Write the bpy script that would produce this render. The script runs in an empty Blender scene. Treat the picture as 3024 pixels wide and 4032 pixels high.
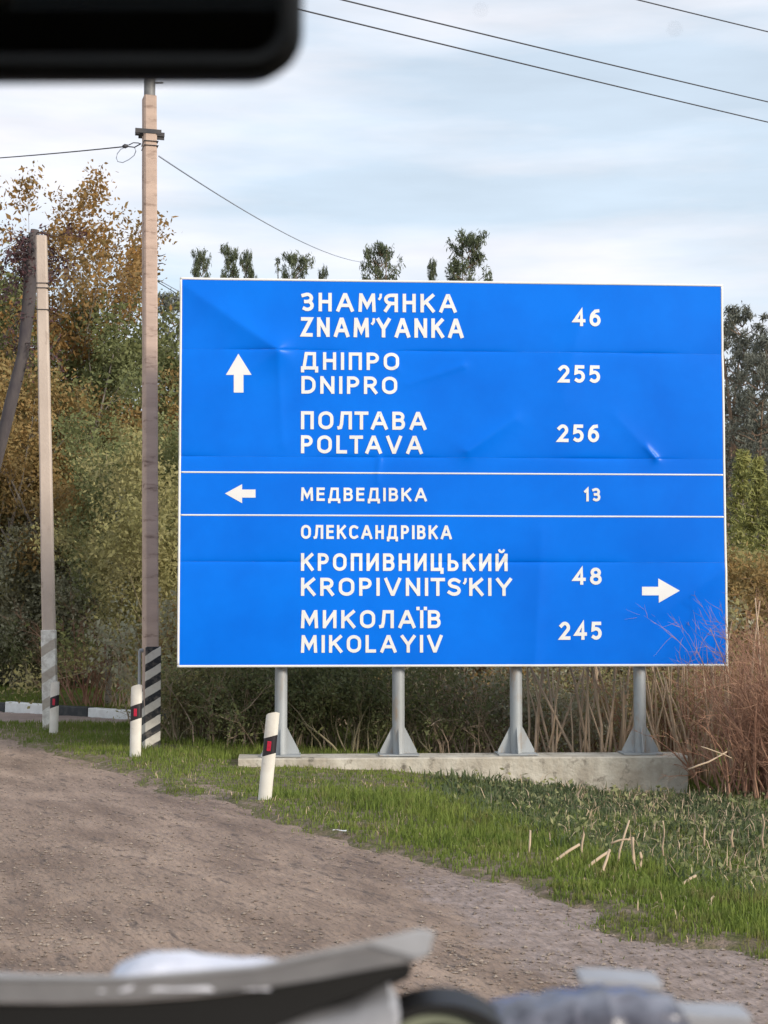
import bpy, bmesh, math, random
import numpy as np
from mathutils import Vector, Matrix, noise as mnoise

random.seed(7)
RNG = np.random.default_rng(11)
R = math.radians
scene = bpy.context.scene
C = scene.collection

# ------------------------------------------------------------------ camera, world, sun, exposure
F = 6400.0                      # focal length in pixels of the 3024 x 4032 photograph
CX, CY, HOR = 1512.0, 2016.0, 2395.0
EYE = Vector((0, 0, 1.63))
PITCH = math.atan((HOR - CY) / F)
cd = bpy.data.cameras.new('camera')
cd.sensor_fit = 'VERTICAL'; cd.sensor_height = 36; cd.sensor_width = 27
cd.lens = 36 * F / 4032
cd.clip_start = 0.05; cd.clip_end = 3000
cd.dof.use_dof = True; cd.dof.focus_distance = 16.5; cd.dof.aperture_fstop = 11
cam = bpy.data.objects.new('camera', cd); C.objects.link(cam)
cam.location = EYE; cam.rotation_euler = (R(90) + PITCH, 0, 0)
scene.camera = cam

SUN_AZ, SUN_EL = R(132), R(21)   # sun stands to the right and behind the camera
w = bpy.data.worlds.new('World'); scene.world = w; w.use_nodes = True
nt = w.node_tree; nt.nodes.clear()
def N(t, **k):
    n = nt.nodes.new(t)
    for a, b in k.items(): setattr(n, a, b)
    return n
L = lambda a, b: nt.links.new(a, b)
out = N('ShaderNodeOutputWorld'); bg = N('ShaderNodeBackground'); bg.inputs['Strength'].default_value = 0.1
sky = N('ShaderNodeTexSky', sky_type='NISHITA', sun_disc=False, sun_elevation=SUN_EL, sun_rotation=SUN_AZ)
sky.air_density = 1.0; sky.dust_density = 1.2; sky.ozone_density = 1.5
tc = N('ShaderNodeTexCoord')
mp = N('ShaderNodeMapping'); mp.inputs['Scale'].default_value = (1.6, 1.6, 9.0); mp.inputs['Location'].default_value = (0.35, 0.1, 0.55)
L(tc.outputs['Generated'], mp.inputs['Vector'])
n1 = N('ShaderNodeTexNoise'); n1.inputs['Scale'].default_value = 2.1; n1.inputs['Detail'].default_value = 7; n1.inputs['Roughness'].default_value = .52
L(mp.outputs[0], n1.inputs['Vector'])
r1 = N('ShaderNodeMapRange'); r1.inputs['From Min'].default_value = .40; r1.inputs['From Max'].default_value = .68
L(n1.outputs['Fac'], r1.inputs['Value'])
hz = N('ShaderNodeMix', data_type='RGBA'); hz.inputs['Factor'].default_value = 0.66    # thin high veil over the whole sky
hz.inputs['B'].default_value = (6.2, 6.9, 7.7, 1)
L(sky.outputs[0], hz.inputs['A'])
cl = N('ShaderNodeMix', data_type='RGBA'); cl.inputs['B'].default_value = (7.3, 7.0, 7.35, 1)
mm = N('ShaderNodeMath', operation='MULTIPLY'); mm.inputs[1].default_value = .85
L(r1.outputs[0], mm.inputs[0]); L(mm.outputs[0], cl.inputs['Factor']); L(hz.outputs['Result'], cl.inputs['A'])
# a few small bright and darker streaks
mp2 = N('ShaderNodeMapping'); mp2.inputs['Scale'].default_value = (5, 5, 30); mp2.inputs['Location'].default_value = (3.1, 0, 1.7)
L(tc.outputs['Generated'], mp2.inputs['Vector'])
n2 = N('ShaderNodeTexNoise'); n2.inputs['Scale'].default_value = 1.6; n2.inputs['Detail'].default_value = 5
L(mp2.outputs[0], n2.inputs['Vector'])
r2 = N('ShaderNodeMapRange'); r2.inputs['From Min'].default_value = .3; r2.inputs['From Max'].default_value = .75
r2.inputs['To Min'].default_value = .93; r2.inputs['To Max'].default_value = 1.08
L(n2.outputs['Fac'], r2.inputs['Value'])
vm = N('ShaderNodeVectorMath', operation='SCALE')
L(cl.outputs['Result'], vm.inputs[0]); L(r2.outputs[0], vm.inputs['Scale'])
L(vm.outputs[0], bg.inputs['Color']); L(bg.outputs[0], out.inputs['Surface'])

sl = bpy.data.lights.new('sun', 'SUN'); sl.energy = 2.3; sl.angle = R(12); sl.color = (1.0, .90, .79)
so = bpy.data.objects.new('sun', sl); C.objects.link(so)
sd = Vector((math.sin(SUN_AZ) * math.cos(SUN_EL), math.cos(SUN_AZ) * math.cos(SUN_EL), math.sin(SUN_EL)))
so.rotation_euler = sd.to_track_quat('Z', 'Y').to_euler()
vs = scene.view_settings
vs.view_transform = 'Standard'; vs.look = 'None'; vs.gamma = 1; vs.use_curve_mapping = False; vs.exposure = 0.66
scene.cycles.max_bounces = 6; scene.cycles.diffuse_bounces = 3; scene.cycles.transparent_max_bounces = 12

# ------------------------------------------------------------------ helpers
CAMR = cam.rotation_euler.to_matrix()
def ray(px, py):
    return CAMR @ Vector(((px - CX) / F, -(py - CY) / F, -1))
def at(px, py, Y):
    """the place of photograph pixel (px, py) at distance Y in front of the camera"""
    d = ray(px, py); return EYE + d * (Y / d.y)

def tag(o, label=None, cat=None, group=None, kind=None):
    if label: o['label'] = label
    if cat: o['category'] = cat
    if group: o['group'] = group
    if kind: o['kind'] = kind
    return o
def empty(name, loc, label=None, cat=None, group=None, rz=0):
    o = bpy.data.objects.new(name, None); C.objects.link(o); o.location = loc; o.rotation_euler = (0, 0, rz)
    o.empty_display_size = .2
    return tag(o, label, cat, group)
def link(name, me, m, parent=None):
    o = bpy.data.objects.new(name, me); C.objects.link(o)
    if m is not None and not me.materials: me.materials.append(m)
    if parent is not None: o.parent = parent
    return o
def mesh_np(name, V, Fc, smooth=False):
    V = np.asarray(V, dtype=np.float32).reshape(-1, 3); Fc = np.asarray(Fc, dtype=np.int32)
    n, k = Fc.shape
    me = bpy.data.meshes.new(name)
    me.vertices.add(len(V)); me.vertices.foreach_set('co', V.ravel())
    me.loops.add(n * k); me.loops.foreach_set('vertex_index', Fc.ravel())
    me.polygons.add(n)
    me.polygons.foreach_set('loop_start', np.arange(0, n * k, k, dtype=np.int32))
    me.polygons.foreach_set('loop_total', np.full(n, k, dtype=np.int32))
    me.polygons.foreach_set('use_smooth', np.full(n, smooth, dtype=bool))
    me.update(calc_edges=True); me.validate()
    return me
class MB:
    """collects shapes in a bmesh; build() links them as one mesh object"""
    def __init__(s): s.bm = bmesh.new()
    def box(s, c, size, rot=None, bevel=0, seg=2):
        M = Matrix.Translation(c) @ (rot.to_4x4() if rot is not None else Matrix()) @ Matrix.Diagonal((*size, 1))
        r = bmesh.ops.create_cube(s.bm, size=1, matrix=M)
        if bevel:
            es = list({e for v in r['verts'] for e in v.link_edges})
            bmesh.ops.bevel(s.bm, geom=es, offset=bevel, segments=seg, affect='EDGES', profile=.5)
        return s
    def tube(s, p0, p1, r0, r1=None, n=12):
        p0 = Vector(p0); p1 = Vector(p1); r1 = r0 if r1 is None else r1
        q = (p1 - p0).to_track_quat('Z', 'Y')
        M = Matrix.Translation((p0 + p1) / 2) @ q.to_matrix().to_4x4()
        bmesh.ops.create_cone(s.bm, cap_ends=True, segments=n, radius1=r0, radius2=r1, depth=(p1 - p0).length, matrix=M)
        return s
    def poly(s, pts, depth_vec=None):
        """a flat outline, made solid along depth_vec"""
        vs_ = [s.bm.verts.new(p) for p in pts]
        f = s.bm.faces.new(vs_)
        if depth_vec is not None:
            d = Vector(depth_vec)
            vb = [s.bm.verts.new(Vector(p) + d) for p in pts]
            s.bm.faces.new(list(reversed(vb)))
            n = len(pts)
            for i in range(n): s.bm.faces.new((vs_[i], vb[i], vb[(i + 1) % n], vs_[(i + 1) % n]))
        return s
    def build(s, name, m, parent=None, smooth=False, loc=None):
        bmesh.ops.recalc_face_normals(s.bm, faces=s.bm.faces)
        me = bpy.data.meshes.new(name); s.bm.to_mesh(me); s.bm.free()
        if smooth:
            for p in me.polygons: p.use_smooth = True
            try: me.set_sharp_from_angle(angle=R(40))
            except Exception: pass
        o = link(name, me, m, parent)
        if loc is not None: o.location = loc
        return o
def wire_mesh(pts, r, n=6):
    """a cable through the points: one closed tube"""
    pts = [Vector(p) for p in pts]; V = []; Fc = []
    for i, p in enumerate(pts):
        t = (pts[min(i + 1, len(pts) - 1)] - pts[max(i - 1, 0)]).normalized()
        a = t.cross(Vector((0, 0, 1)))
        if a.length < .05: a = t.cross(Vector((0, 1, 0)))
        a.normalize(); b = t.cross(a)
        rr = r[i] if isinstance(r, (list, tuple)) else r
        for k in range(n):
            A = 2 * math.pi * k / n; V.append(p + a * math.cos(A) * rr + b * math.sin(A) * rr)
    for i in range(len(pts) - 1):
        for k in range(n):
            Fc.append((i * n + k, i * n + (k + 1) % n, (i + 1) * n + (k + 1) % n, (i + 1) * n + k))
    me = bpy.data.meshes.new('tube')
    me.from_pydata([tuple(v) for v in V], [], Fc + [tuple(range(n))[::-1], tuple(range((len(pts) - 1) * n, len(pts) * n))])
    for p in me.polygons: p.use_smooth = True
    return me

# ------------------------------------------------------------------ materials
def rgba(c): return (c[0], c[1], c[2], 1)
def mat(name, c1, c2=None, scale=5.0, rough=.7, bump=0.0, bscale=30.0, detail=5, metal=0.0, coords='Object',
        lo=.35, hi=.65, island=0.0, spec=.5, stretch=(1, 1, 1), c3=None, s3=1.0, lo3=.5, hi3=.62, transl=0.0, coat=0.0, rot=None):
    m = bpy.data.materials.new(name); m.use_nodes = True
    t = m.node_tree; b = t.nodes['Principled BSDF']
    b.inputs['Roughness'].default_value = rough; b.inputs['Metallic'].default_value = metal
    b.inputs['Specular IOR Level'].default_value = spec
    b.inputs['Coat Weight'].default_value = coat
    b.inputs['Base Color'].default_value = rgba(c1)
    new = t.nodes.new; ln = t.links.new
    tcn = new('ShaderNodeTexCoord'); mpn = new('ShaderNodeMapping'); mpn.inputs['Scale'].default_value = stretch
    if rot is not None:
        mpn.vector_type = 'TEXTURE'; mpn.inputs['Rotation'].default_value = (0, 0, rot); mpn.inputs['Scale'].default_value = [1 / v for v in stretch]
    ln(tcn.outputs[coords], mpn.inputs['Vector'])
    col = None
    if c2 is not None:
        nz = new('ShaderNodeTexNoise'); nz.inputs['Scale'].default_value = scale; nz.inputs['Detail'].default_value = detail
        nz.inputs['Roughness'].default_value = .6
        ln(mpn.outputs[0], nz.inputs['Vector'])
        mr = new('ShaderNodeMapRange'); mr.inputs['From Min'].default_value = lo; mr.inputs['From Max'].default_value = hi
        ln(nz.outputs['Fac'], mr.inputs['Value'])
        mx = new('ShaderNodeMix'); mx.data_type = 'RGBA'
        mx.inputs['A'].default_value = rgba(c1); mx.inputs['B'].default_value = rgba(c2)
        fac = mr.outputs[0]
        if island:
            g = new('ShaderNodeNewGeometry'); mi = new('ShaderNodeMix'); mi.inputs['Factor'].default_value = island
            ln(fac, mi.inputs['A']); ln(g.outputs['Random Per Island'], mi.inputs['B']); fac = mi.outputs['Result']
        ln(fac, mx.inputs['Factor']); col = mx.outputs['Result']
    if c3 is not None:
        nz3 = new('ShaderNodeTexNoise'); nz3.inputs['Scale'].default_value = s3; nz3.inputs['Detail'].default_value = 6; nz3.inputs['Roughness'].default_value = .65
        ln(mpn.outputs[0], nz3.inputs['Vector'])
        mr3 = new('ShaderNodeMapRange'); mr3.inputs['From Min'].default_value = lo3; mr3.inputs['From Max'].default_value = hi3
        ln(nz3.outputs['Fac'], mr3.inputs['Value'])
        mx3 = new('ShaderNodeMix'); mx3.data_type = 'RGBA'; mx3.inputs['A'].default_value = rgba(c1); mx3.inputs['B'].default_value = rgba(c3)
        if col is not None: ln(col, mx3.inputs['A'])
        ln(mr3.outputs[0], mx3.inputs['Factor']); col = mx3.outputs['Result']
    if col is not None: ln(col, b.inputs['Base Color'])
    if bump:
        nb = new('ShaderNodeTexNoise'); nb.inputs['Scale'].default_value = bscale; nb.inputs['Detail'].default_value = 6
        ln(mpn.outputs[0], nb.inputs['Vector'])
        bp = new('ShaderNodeBump'); bp.inputs['Strength'].default_value = 1; bp.inputs['Distance'].default_value = bump
        ln(nb.outputs['Fac'], bp.inputs['Height']); ln(bp.outputs[0], b.inputs['Normal'])
    if transl:
        tr = new('ShaderNodeBsdfTranslucent'); ms = new('ShaderNodeMixShader'); ms.inputs[0].default_value = transl
        if col is not None: ln(col, tr.inputs['Color'])
        else: tr.inputs['Color'].default_value = rgba(c1)
        ln(b.outputs[0], ms.inputs[1]); ln(tr.outputs[0], ms.inputs[2]); ln(ms.outputs[0], t.nodes['Material Output'].inputs['Surface'])
    return m
M = dict(
    soil=mat('soil', (.13, .135, .05), (.20, .155, .105), scale=7, detail=9, bump=.03, bscale=40, c3=(.27, .205, .16), s3=9, lo3=.48, hi3=.6, rough=.95, spec=.1),
    road=mat('road_gravel', (.38, .28, .215), (.215, .155, .12), scale=2.2, bump=.03, bscale=26, c3=(.15, .115, .095), s3=9, lo3=.55, hi3=.66, rough=.95, spec=.15, stretch=(.33, 1.25, 1), rot=R(116.4)),
    #reflection=mat('reflection_pale_gravel', (.37, .30, .265), (.30, .24, .205), scale=2.3, bump=.012, bscale=40, c3=(.20, .17, .12), s3=7, lo3=.58, hi3=.7, rough=.95, spec=.15, stretch=(1.4, .8, 1)),
    side_road=mat('side_asphalt', (.33, .255, .22), (.27, .21, .185), scale=3, bump=.006, bscale=60, rough=.9, spec=.2),
    stone=mat('stone', (.34, .28, .23), (.17, .13, .105), scale=3, island=.9, rough=.9, spec=.2),
    grass=mat('grass', (.105, .16, .03), (.225, .27, .055), scale=1.1, island=.5, rough=.6, spec=.2, transl=.3, c3=(.20, .175, .07), s3=3.5, lo3=.52, hi3=.68),
    weeds=mat('weeds', (.07, .10, .045), (.14, .165, .075), scale=2, island=.6, rough=.7, spec=.2, transl=.25),
    herb=mat('herb_leaf', (.17, .20, .075), (.33, .31, .15), scale=3, island=.6, rough=.6, spec=.25, transl=.25),
    concrete=mat('pole_concrete', (.56, .42, .34), (.46, .345, .28), scale=2.0, bump=.004, bscale=45, c3=(.24, .165, .13), s3=3, lo3=.575, hi3=.70, rough=.9, spec=.2, stretch=(1, 1, 4)),
    concrete2=mat('pale_pole_concrete', (.60, .50, .42), (.50, .41, .34), scale=2.2, bump=.004, bscale=45, c3=(.30, .23, .19), s3=5, lo3=.6, hi3=.75, rough=.9, spec=.2, stretch=(1, 1, .6)),
    slab=mat('slab_concrete', (.56, .52, .44), (.38, .335, .27), scale=3.2, bump=.012, bscale=22, c3=(.17, .15, .12), s3=7, lo3=.57, hi3=.7, rough=.95, spec=.2),
    galv=mat('galvanised_steel', (.40, .42, .43), (.32, .33, .33), scale=5, rough=.55, metal=.25, c3=(.33, .22, .13), s3=4, lo3=.54, hi3=.70, stretch=(1, 1, .35)),
    dark_metal=mat('dark_metal', (.035, .034, .04), (.06, .055, .055), scale=9, rough=.6, metal=.4),
    grey_metal=mat('grey_metal', (.22, .22, .215), (.16, .155, .15), scale=9, rough=.6, metal=.3),
    cable=mat('cable', (.05, .05, .06), rough=.6),
    pale_cable=mat('pale_cable', (.32, .36, .44), rough=.5),
    blue=mat('blue_sheeting', (.0, .172, .80), (.0, .140, .70), scale=.9, rough=.3, bump=.0010, bscale=7, spec=.14),
    white=mat('white_sheeting', (.80, .80, .79), (.74, .73, .71), scale=2, rough=.5, spec=.3),
    white_post=mat('white_plastic', (.78, .74, .66), (.66, .61, .53), scale=6, rough=.45, c3=(.38, .32, .24), s3=7, lo3=.58, hi3=.80),
    black_band=mat('black_film', (.018, .013, .016), rough=.45),
    red=mat('red_reflector', (.60, .015, .05), (.42, .01, .04), scale=60, rough=.25, coat=.3),
    black_paint=mat('black_paint', (.032, .034, .036), (.07, .07, .068), scale=9, rough=.7, lo=.45, hi=.7),
    white_paint=mat('white_paint', (.84, .84, .82), (.72, .71, .68), scale=9, rough=.7, bump=.003),
    bark=mat('bark', (.20, .175, .15), (.30, .26, .22), scale=8, rough=.9, bump=.01, bscale=18, stretch=(1, 1, .3)),
    bark_dark=mat('dark_bark', (.06, .05, .055), (.10, .085, .08), scale=8, rough=.9, bump=.01, bscale=18, stretch=(1, 1, .3)),
    birch=mat('birch_bark', (.62, .60, .55), (.45, .42, .38), scale=5, rough=.8, c3=(.05, .045, .04), s3=9, lo3=.58, hi3=.64, stretch=(1, 1, 3)),
    pine_bark=mat('pine_bark', (.17, .12, .085), (.23, .15, .10), scale=6, rough=.9),
    twig_red=mat('red_twig', (.27, .135, .09), (.44, .27, .18), scale=1.5, island=.6, rough=.8, spec=.2),
    twig_olive=mat('olive_twig', (.24, .21, .12), (.40, .33, .21), scale=1.5, island=.6, rough=.8, spec=.2),
    twig_tan=mat('tan_twig', (.58, .45, .32), (.42, .30, .20), scale=1.5, island=.7, rough=.8, spec=.2),
    twig_brown=mat('brown_twig', (.36, .265, .19), (.50, .39, .28), scale=1.5, island=.6, rough=.8, spec=.2),
    leaf_brown=mat('amber_leaf', (.37, .19, .055), (.26, .19, .08), scale=.7, island=.5, rough=.6, transl=.35, spec=.2),
    leaf_green=mat('dark_green_leaf', (.13, .155, .065), (.24, .245, .10), scale=.8, island=.5, rough=.6, transl=.3, spec=.2),
    leaf_olive=mat('olive_leaf', (.30, .285, .11), (.41, .36, .17), scale=.9, island=.5, rough=.6, transl=.35, spec=.2),
    leaf_grey=mat('grey_green_leaf', (.30, .30, .19), (.42, .40, .28), scale=1.2, island=.5, rough=.6, transl=.3, spec=.2),
    leaf_rust=mat('rust_leaf', (.36, .215, .08), (.29, .235, .10), scale=1.2, island=.6, rough=.6, transl=.3, spec=.2),
    needles=mat('pine_needles', (.065, .085, .05), (.12, .135, .07), scale=.8, island=.5, rough=.7, spec=.2),
    needles_grey=mat('grey_pine_needles', (.11, .12, .10), (.17, .17, .135), scale=.8, island=.5, rough=.7, spec=.2),
    needles_yellow=mat('yellow_needles', (.38, .36, .12), (.24, .26, .09), scale=1.5, island=.6, rough=.7, spec=.2, transl=.2),
    cabin=mat('cabin_plastic', (.016, .016, .016), (.02, .02, .02), scale=40, rough=.75, bump=.0006, bscale=300, spec=.2),
    mirror_rim=mat('mirror_plastic', (.018, .018, .017), (.022, .022, .02), scale=60, rough=.6, spec=.25),
    paint=mat('car_paint', (.10, .11, .13), rough=.3, coat=.5),
    paper=mat('crumpled_paper', (.78, .80, .88), (.68, .70, .80), scale=40, rough=.7, bump=.003, bscale=60),
    bag=mat('grey_bag', (.42, .43, .46), (.30, .31, .34), scale=30, rough=.5),
    strip=mat('paper_strip', (.40, .41, .44), (.32, .33, .36), scale=30, rough=.6),
    binder=mat('grey_binder', (.26, .26, .27), (.21, .21, .22), scale=30, rough=.35),
    rim_shadow_black=mat('black_rim_and_shadow', (.012, .012, .012), rough=.6),  # black of the cup rim and of the painted shadow under the folder
    clear_film=mat('clear_sleeve', (.50, .52, .56), (.40, .41, .44), scale=20, rough=.2),
    wrap=mat('blue_grey_wrap', (.045, .045, .065), (.20, .21, .26), scale=34, rough=.3, bump=.004, bscale=40),
    cup=mat('green_cup', (.27, .30, .22), rough=.4),
    litter=mat('litter', (.75, .75, .74), rough=.7),
    leaf_yellow=mat('yellow_leaf', (.62, .42, .12), rough=.7),
)
# mirror glass
mg = bpy.data.materials.new('mirror_glass'); mg.use_nodes = True
b = mg.node_tree.nodes['Principled BSDF']; b.inputs['Base Color'].default_value = (.35, .36, .35, 1); b.inputs['Metallic'].default_value = 1; b.inputs['Roughness'].default_value = .03
# clear windscreen
wg = bpy.data.materials.new('windscreen_glass'); wg.use_nodes = True
t = wg.node_tree; t.nodes.clear(); o_ = t.nodes.new('ShaderNodeOutputMaterial'); tr = t.nodes.new('ShaderNodeBsdfTransparent'); tr.inputs[0].default_value = (.95, .96, .96, 1)
t.links.new(tr.outputs[0], o_.inputs[0])

def stripes_mat(name, dark, light, period, slope, duty=.5, worn=.0, axis='X'):
    """slanting painted stripes: object z + slope * x"""
    m = bpy.data.materials.new(name); m.use_nodes = True; t = m.node_tree; b = t.nodes['Principled BSDF']; b.inputs['Roughness'].default_value = .75
    new = t.nodes.new; ln = t.links.new
    c = new('ShaderNodeTexCoord'); s = new('ShaderNodeSeparateXYZ'); ln(c.outputs['Object'], s.inputs[0])
    nz = new('ShaderNodeTexNoise'); nz.inputs['Scale'].default_value = 14; nz.inputs['Detail'].default_value = 4; ln(c.outputs['Object'], nz.inputs['Vector'])
    a = new('ShaderNodeMath'); a.operation = 'MULTIPLY_ADD'; a.inputs[1].default_value = slope; ln(s.outputs[axis], a.inputs[0]); ln(s.outputs['Z'], a.inputs[2])
    a2 = new('ShaderNodeMath'); a2.operation = 'MULTIPLY_ADD'; a2.inputs[1].default_value = .02; ln(nz.outputs['Fac'], a2.inputs[0]); ln(a.outputs[0], a2.inputs[2])
    d = new('ShaderNodeMath'); d.operation = 'DIVIDE'; d.inputs[1].default_value = period; ln(a2.outputs[0], d.inputs[0])
    f = new('ShaderNodeMath'); f.operation = 'FRACT'; ln(d.outputs[0], f.inputs[0])
    g = new('ShaderNodeMapRange'); g.inputs['From Min'].default_value = duty - .02; g.inputs['From Max'].default_value = duty + .02; ln(f.outputs[0], g.inputs['Value'])
    mx = new('ShaderNodeMix'); mx.data_type = 'RGBA'; mx.inputs['A'].default_value = rgba(dark); mx.inputs['B'].default_value = rgba(light); ln(g.outputs[0], mx.inputs['Factor'])
    n2_ = new('ShaderNodeTexNoise'); n2_.inputs['Scale'].default_value = 9; n2_.inputs['Detail'].default_value = 6; n2_.inputs['Roughness'].default_value = .7; ln(c.outputs['Object'], n2_.inputs['Vector'])
    r_ = new('ShaderNodeMapRange'); r_.inputs['From Min'].default_value = .50 - worn * .14; r_.inputs['From Max'].default_value = .70 - worn * .08; ln(n2_.outputs['Fac'], r_.inputs['Value'])
    m2 = new('ShaderNodeMath'); m2.operation = 'MULTIPLY'; m2.inputs[1].default_value = min(1, .35 + worn * .5); ln(r_.outputs[0], m2.inputs[0])
    mx2 = new('ShaderNodeMix'); mx2.data_type = 'RGBA'; mx2.inputs['B'].default_value = (.33, .28, .23, 1); ln(mx.outputs['Result'], mx2.inputs['A']); ln(m2.outputs[0], mx2.inputs['Factor'])
    ln(mx2.outputs['Result'], b.inputs['Base Color'])
    return m

# ------------------------------------------------------------------ ground
EA = Vector((-4.8, 20.5)); EN = Vector((.8957, .4447))
def sstep(a, b_, x): 
    t = np.clip((x - a) / (b_ - a), 0, 1); return t * t * (3 - 2 * t)
KP0, KP1 = np.array((-3.25, 23.7)), np.array((-6.2, 26.0))       # line of the painted kerb
KD = (KP1 - KP0) / np.linalg.norm(KP1 - KP0); KN = np.array((-KD[1], KD[0]))
if KN[1] < 0: KN = -KN
def lump(x, y, s):
    """cheap smooth noise from sines, -1..1"""
    return (np.sin(x * 1.7 * s + 1.3 * np.sin(y * 1.1 * s + .5)) + np.sin(y * 2.3 * s + 1.7 * np.sin(x * 1.3 * s)) + np.sin((x + y) * 3.1 * s + 2 * np.sin((x - y) * 1.9 * s))) / 3
def edge_d(x, y): return (x - EA.x) * EN.x + (y - EA.y) * EN.y
def verge(x, y):
    """over 0 on the verge, under 0 on the road or side road"""
    d = edge_d(x, y) + .16 * lump(x, y, 1.0) + .09 * lump(x, y, 3.1) + .05 * lump(x, y, 8)
    k = (x - KP0[0]) * KN[0] + (y - KP0[1]) * KN[1]
    inside = np.minimum(k * -1, y - 23.0 - .08 * lump(x, y, 2))     # positive inside the side road
    inside = np.minimum(inside, (-2.9 - x))
    return np.minimum(d, -inside)
def gz(x, y):
    v = verge(x, y)
    base = -.035 + .075 * sstep(-.12, .25, v)
    drop = -.05 * sstep(-2.4, -1.3, x) * sstep(13.5, 15, y) * (1 - sstep(19, 21, y)) - .32 * sstep(-1.2, 3.2, x) * sstep(.3, 2.6, edge_d(x, y)) * (1 - sstep(19, 24, y))
    rise = .5 * sstep(26, 40, y)
    return base + drop + rise + .018 * lump(x, y, 1.3) * sstep(.1, 1, v) + .01 * lump(x, y, 5) * sstep(0, .4, v)
def axis(*parts): return np.unique(np.round(np.concatenate([np.arange(a, b_, s) for a, b_, s in parts]), 4))
xs = axis((-300, -60, 40), (-60, -12, 3), (-12, -7, .5), (-7, 6, .07), (6, 12, .5), (12, 60, 3), (60, 301, 40))
ys = axis((-60, -6, 6), (-6, 6, 1), (6, 27, .09), (27, 42, .5), (42, 80, 4), (80, 341, 20))
X, Y = np.meshgrid(xs, ys); Z = gz(X, Y)
nx, ny = len(xs), len(ys)
idx = np.arange(nx * ny).reshape(ny, nx)
Fq = np.stack([idx[:-1, :-1], idx[:-1, 1:], idx[1:, 1:], idx[1:, :-1]], -1).reshape(-1, 4)
tag(link('ground', mesh_np('ground', np.stack([X, Y, Z], -1), Fq, True), M['soil']), kind='structure')

def sheet(name, xs, ys, zf, m, keep=None):
    X, Y = np.meshgrid(xs, ys); Z = zf(X, Y); idx = np.arange(X.size).reshape(X.shape)
    Fq = np.stack([idx[:-1, :-1], idx[:-1, 1:], idx[1:, 1:], idx[1:, :-1]], -1).reshape(-1, 4)
    if keep is not None:
        k = keep(X, Y).ravel(); Fq = Fq[k[Fq].all(1)]
    me = mesh_np(name, np.stack([X, Y, Z], -1), Fq, True)
    return tag(link(name, me, m), kind='structure')
rx = axis((-60, -12, 4), (-12, -7, .5), (-7, 3.2, .06), (3.2, 8, .3)); ry = axis((-40, 5, 3), (5, 24, .06), (24, 60, 3))
def ruts(x, y):
    d = edge_d(x, y)
    return .012 * np.sin(d * 3.0 + .6 * lump(x, y, .6)) + .007 * lump(x, y, 2.3) + .004 * lump(x, y, 7)
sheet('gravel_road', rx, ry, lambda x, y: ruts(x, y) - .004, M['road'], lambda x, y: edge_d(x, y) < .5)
sheet('side_road', axis((-60, -12, 4), (-12, -2.6, .2)), axis((22.2, 27, .2), (27, 50, 2)), lambda x, y: 0 * x + .004,
      M['side_road'], lambda x, y: ((x - KP0[0]) * KN[0] + (y - KP0[1]) * KN[1]) < .05)

# windscreen reflection painted into the road colour: paler tone right of a slanting line
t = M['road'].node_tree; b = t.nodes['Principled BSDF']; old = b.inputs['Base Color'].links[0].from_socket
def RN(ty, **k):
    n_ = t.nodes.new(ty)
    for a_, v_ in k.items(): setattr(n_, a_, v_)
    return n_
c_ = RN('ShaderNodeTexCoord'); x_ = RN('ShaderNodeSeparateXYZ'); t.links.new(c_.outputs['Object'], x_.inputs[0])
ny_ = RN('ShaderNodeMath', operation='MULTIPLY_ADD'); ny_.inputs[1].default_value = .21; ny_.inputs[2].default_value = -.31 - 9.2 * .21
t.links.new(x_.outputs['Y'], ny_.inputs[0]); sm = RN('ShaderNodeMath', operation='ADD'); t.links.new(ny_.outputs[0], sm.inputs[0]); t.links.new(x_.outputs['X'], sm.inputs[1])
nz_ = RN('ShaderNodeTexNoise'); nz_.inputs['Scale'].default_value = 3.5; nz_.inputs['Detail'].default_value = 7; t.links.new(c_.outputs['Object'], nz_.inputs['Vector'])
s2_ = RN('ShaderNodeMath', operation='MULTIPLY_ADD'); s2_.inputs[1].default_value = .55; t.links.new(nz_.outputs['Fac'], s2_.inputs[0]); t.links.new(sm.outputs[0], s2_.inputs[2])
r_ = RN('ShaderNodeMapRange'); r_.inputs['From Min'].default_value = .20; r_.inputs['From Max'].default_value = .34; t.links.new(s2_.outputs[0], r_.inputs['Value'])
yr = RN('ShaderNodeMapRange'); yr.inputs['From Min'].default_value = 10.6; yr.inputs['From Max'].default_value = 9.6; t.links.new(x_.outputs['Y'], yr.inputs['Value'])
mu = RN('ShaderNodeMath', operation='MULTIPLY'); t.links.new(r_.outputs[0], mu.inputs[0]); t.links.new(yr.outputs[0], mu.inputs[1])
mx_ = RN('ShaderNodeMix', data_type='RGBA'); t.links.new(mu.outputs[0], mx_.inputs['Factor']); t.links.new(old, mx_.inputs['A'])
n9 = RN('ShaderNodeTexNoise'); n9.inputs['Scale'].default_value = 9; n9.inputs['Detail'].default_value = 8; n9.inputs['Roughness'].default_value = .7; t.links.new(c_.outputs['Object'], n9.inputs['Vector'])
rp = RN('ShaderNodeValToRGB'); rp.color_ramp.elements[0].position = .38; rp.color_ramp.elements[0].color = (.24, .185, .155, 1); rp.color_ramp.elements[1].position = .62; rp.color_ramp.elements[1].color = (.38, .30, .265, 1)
t.links.new(n9.outputs['Fac'], rp.inputs[0]); t.links.new(rp.outputs[0], mx_.inputs['B']); t.links.new(mx_.outputs['Result'], b.inputs['Base Color'])

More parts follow.
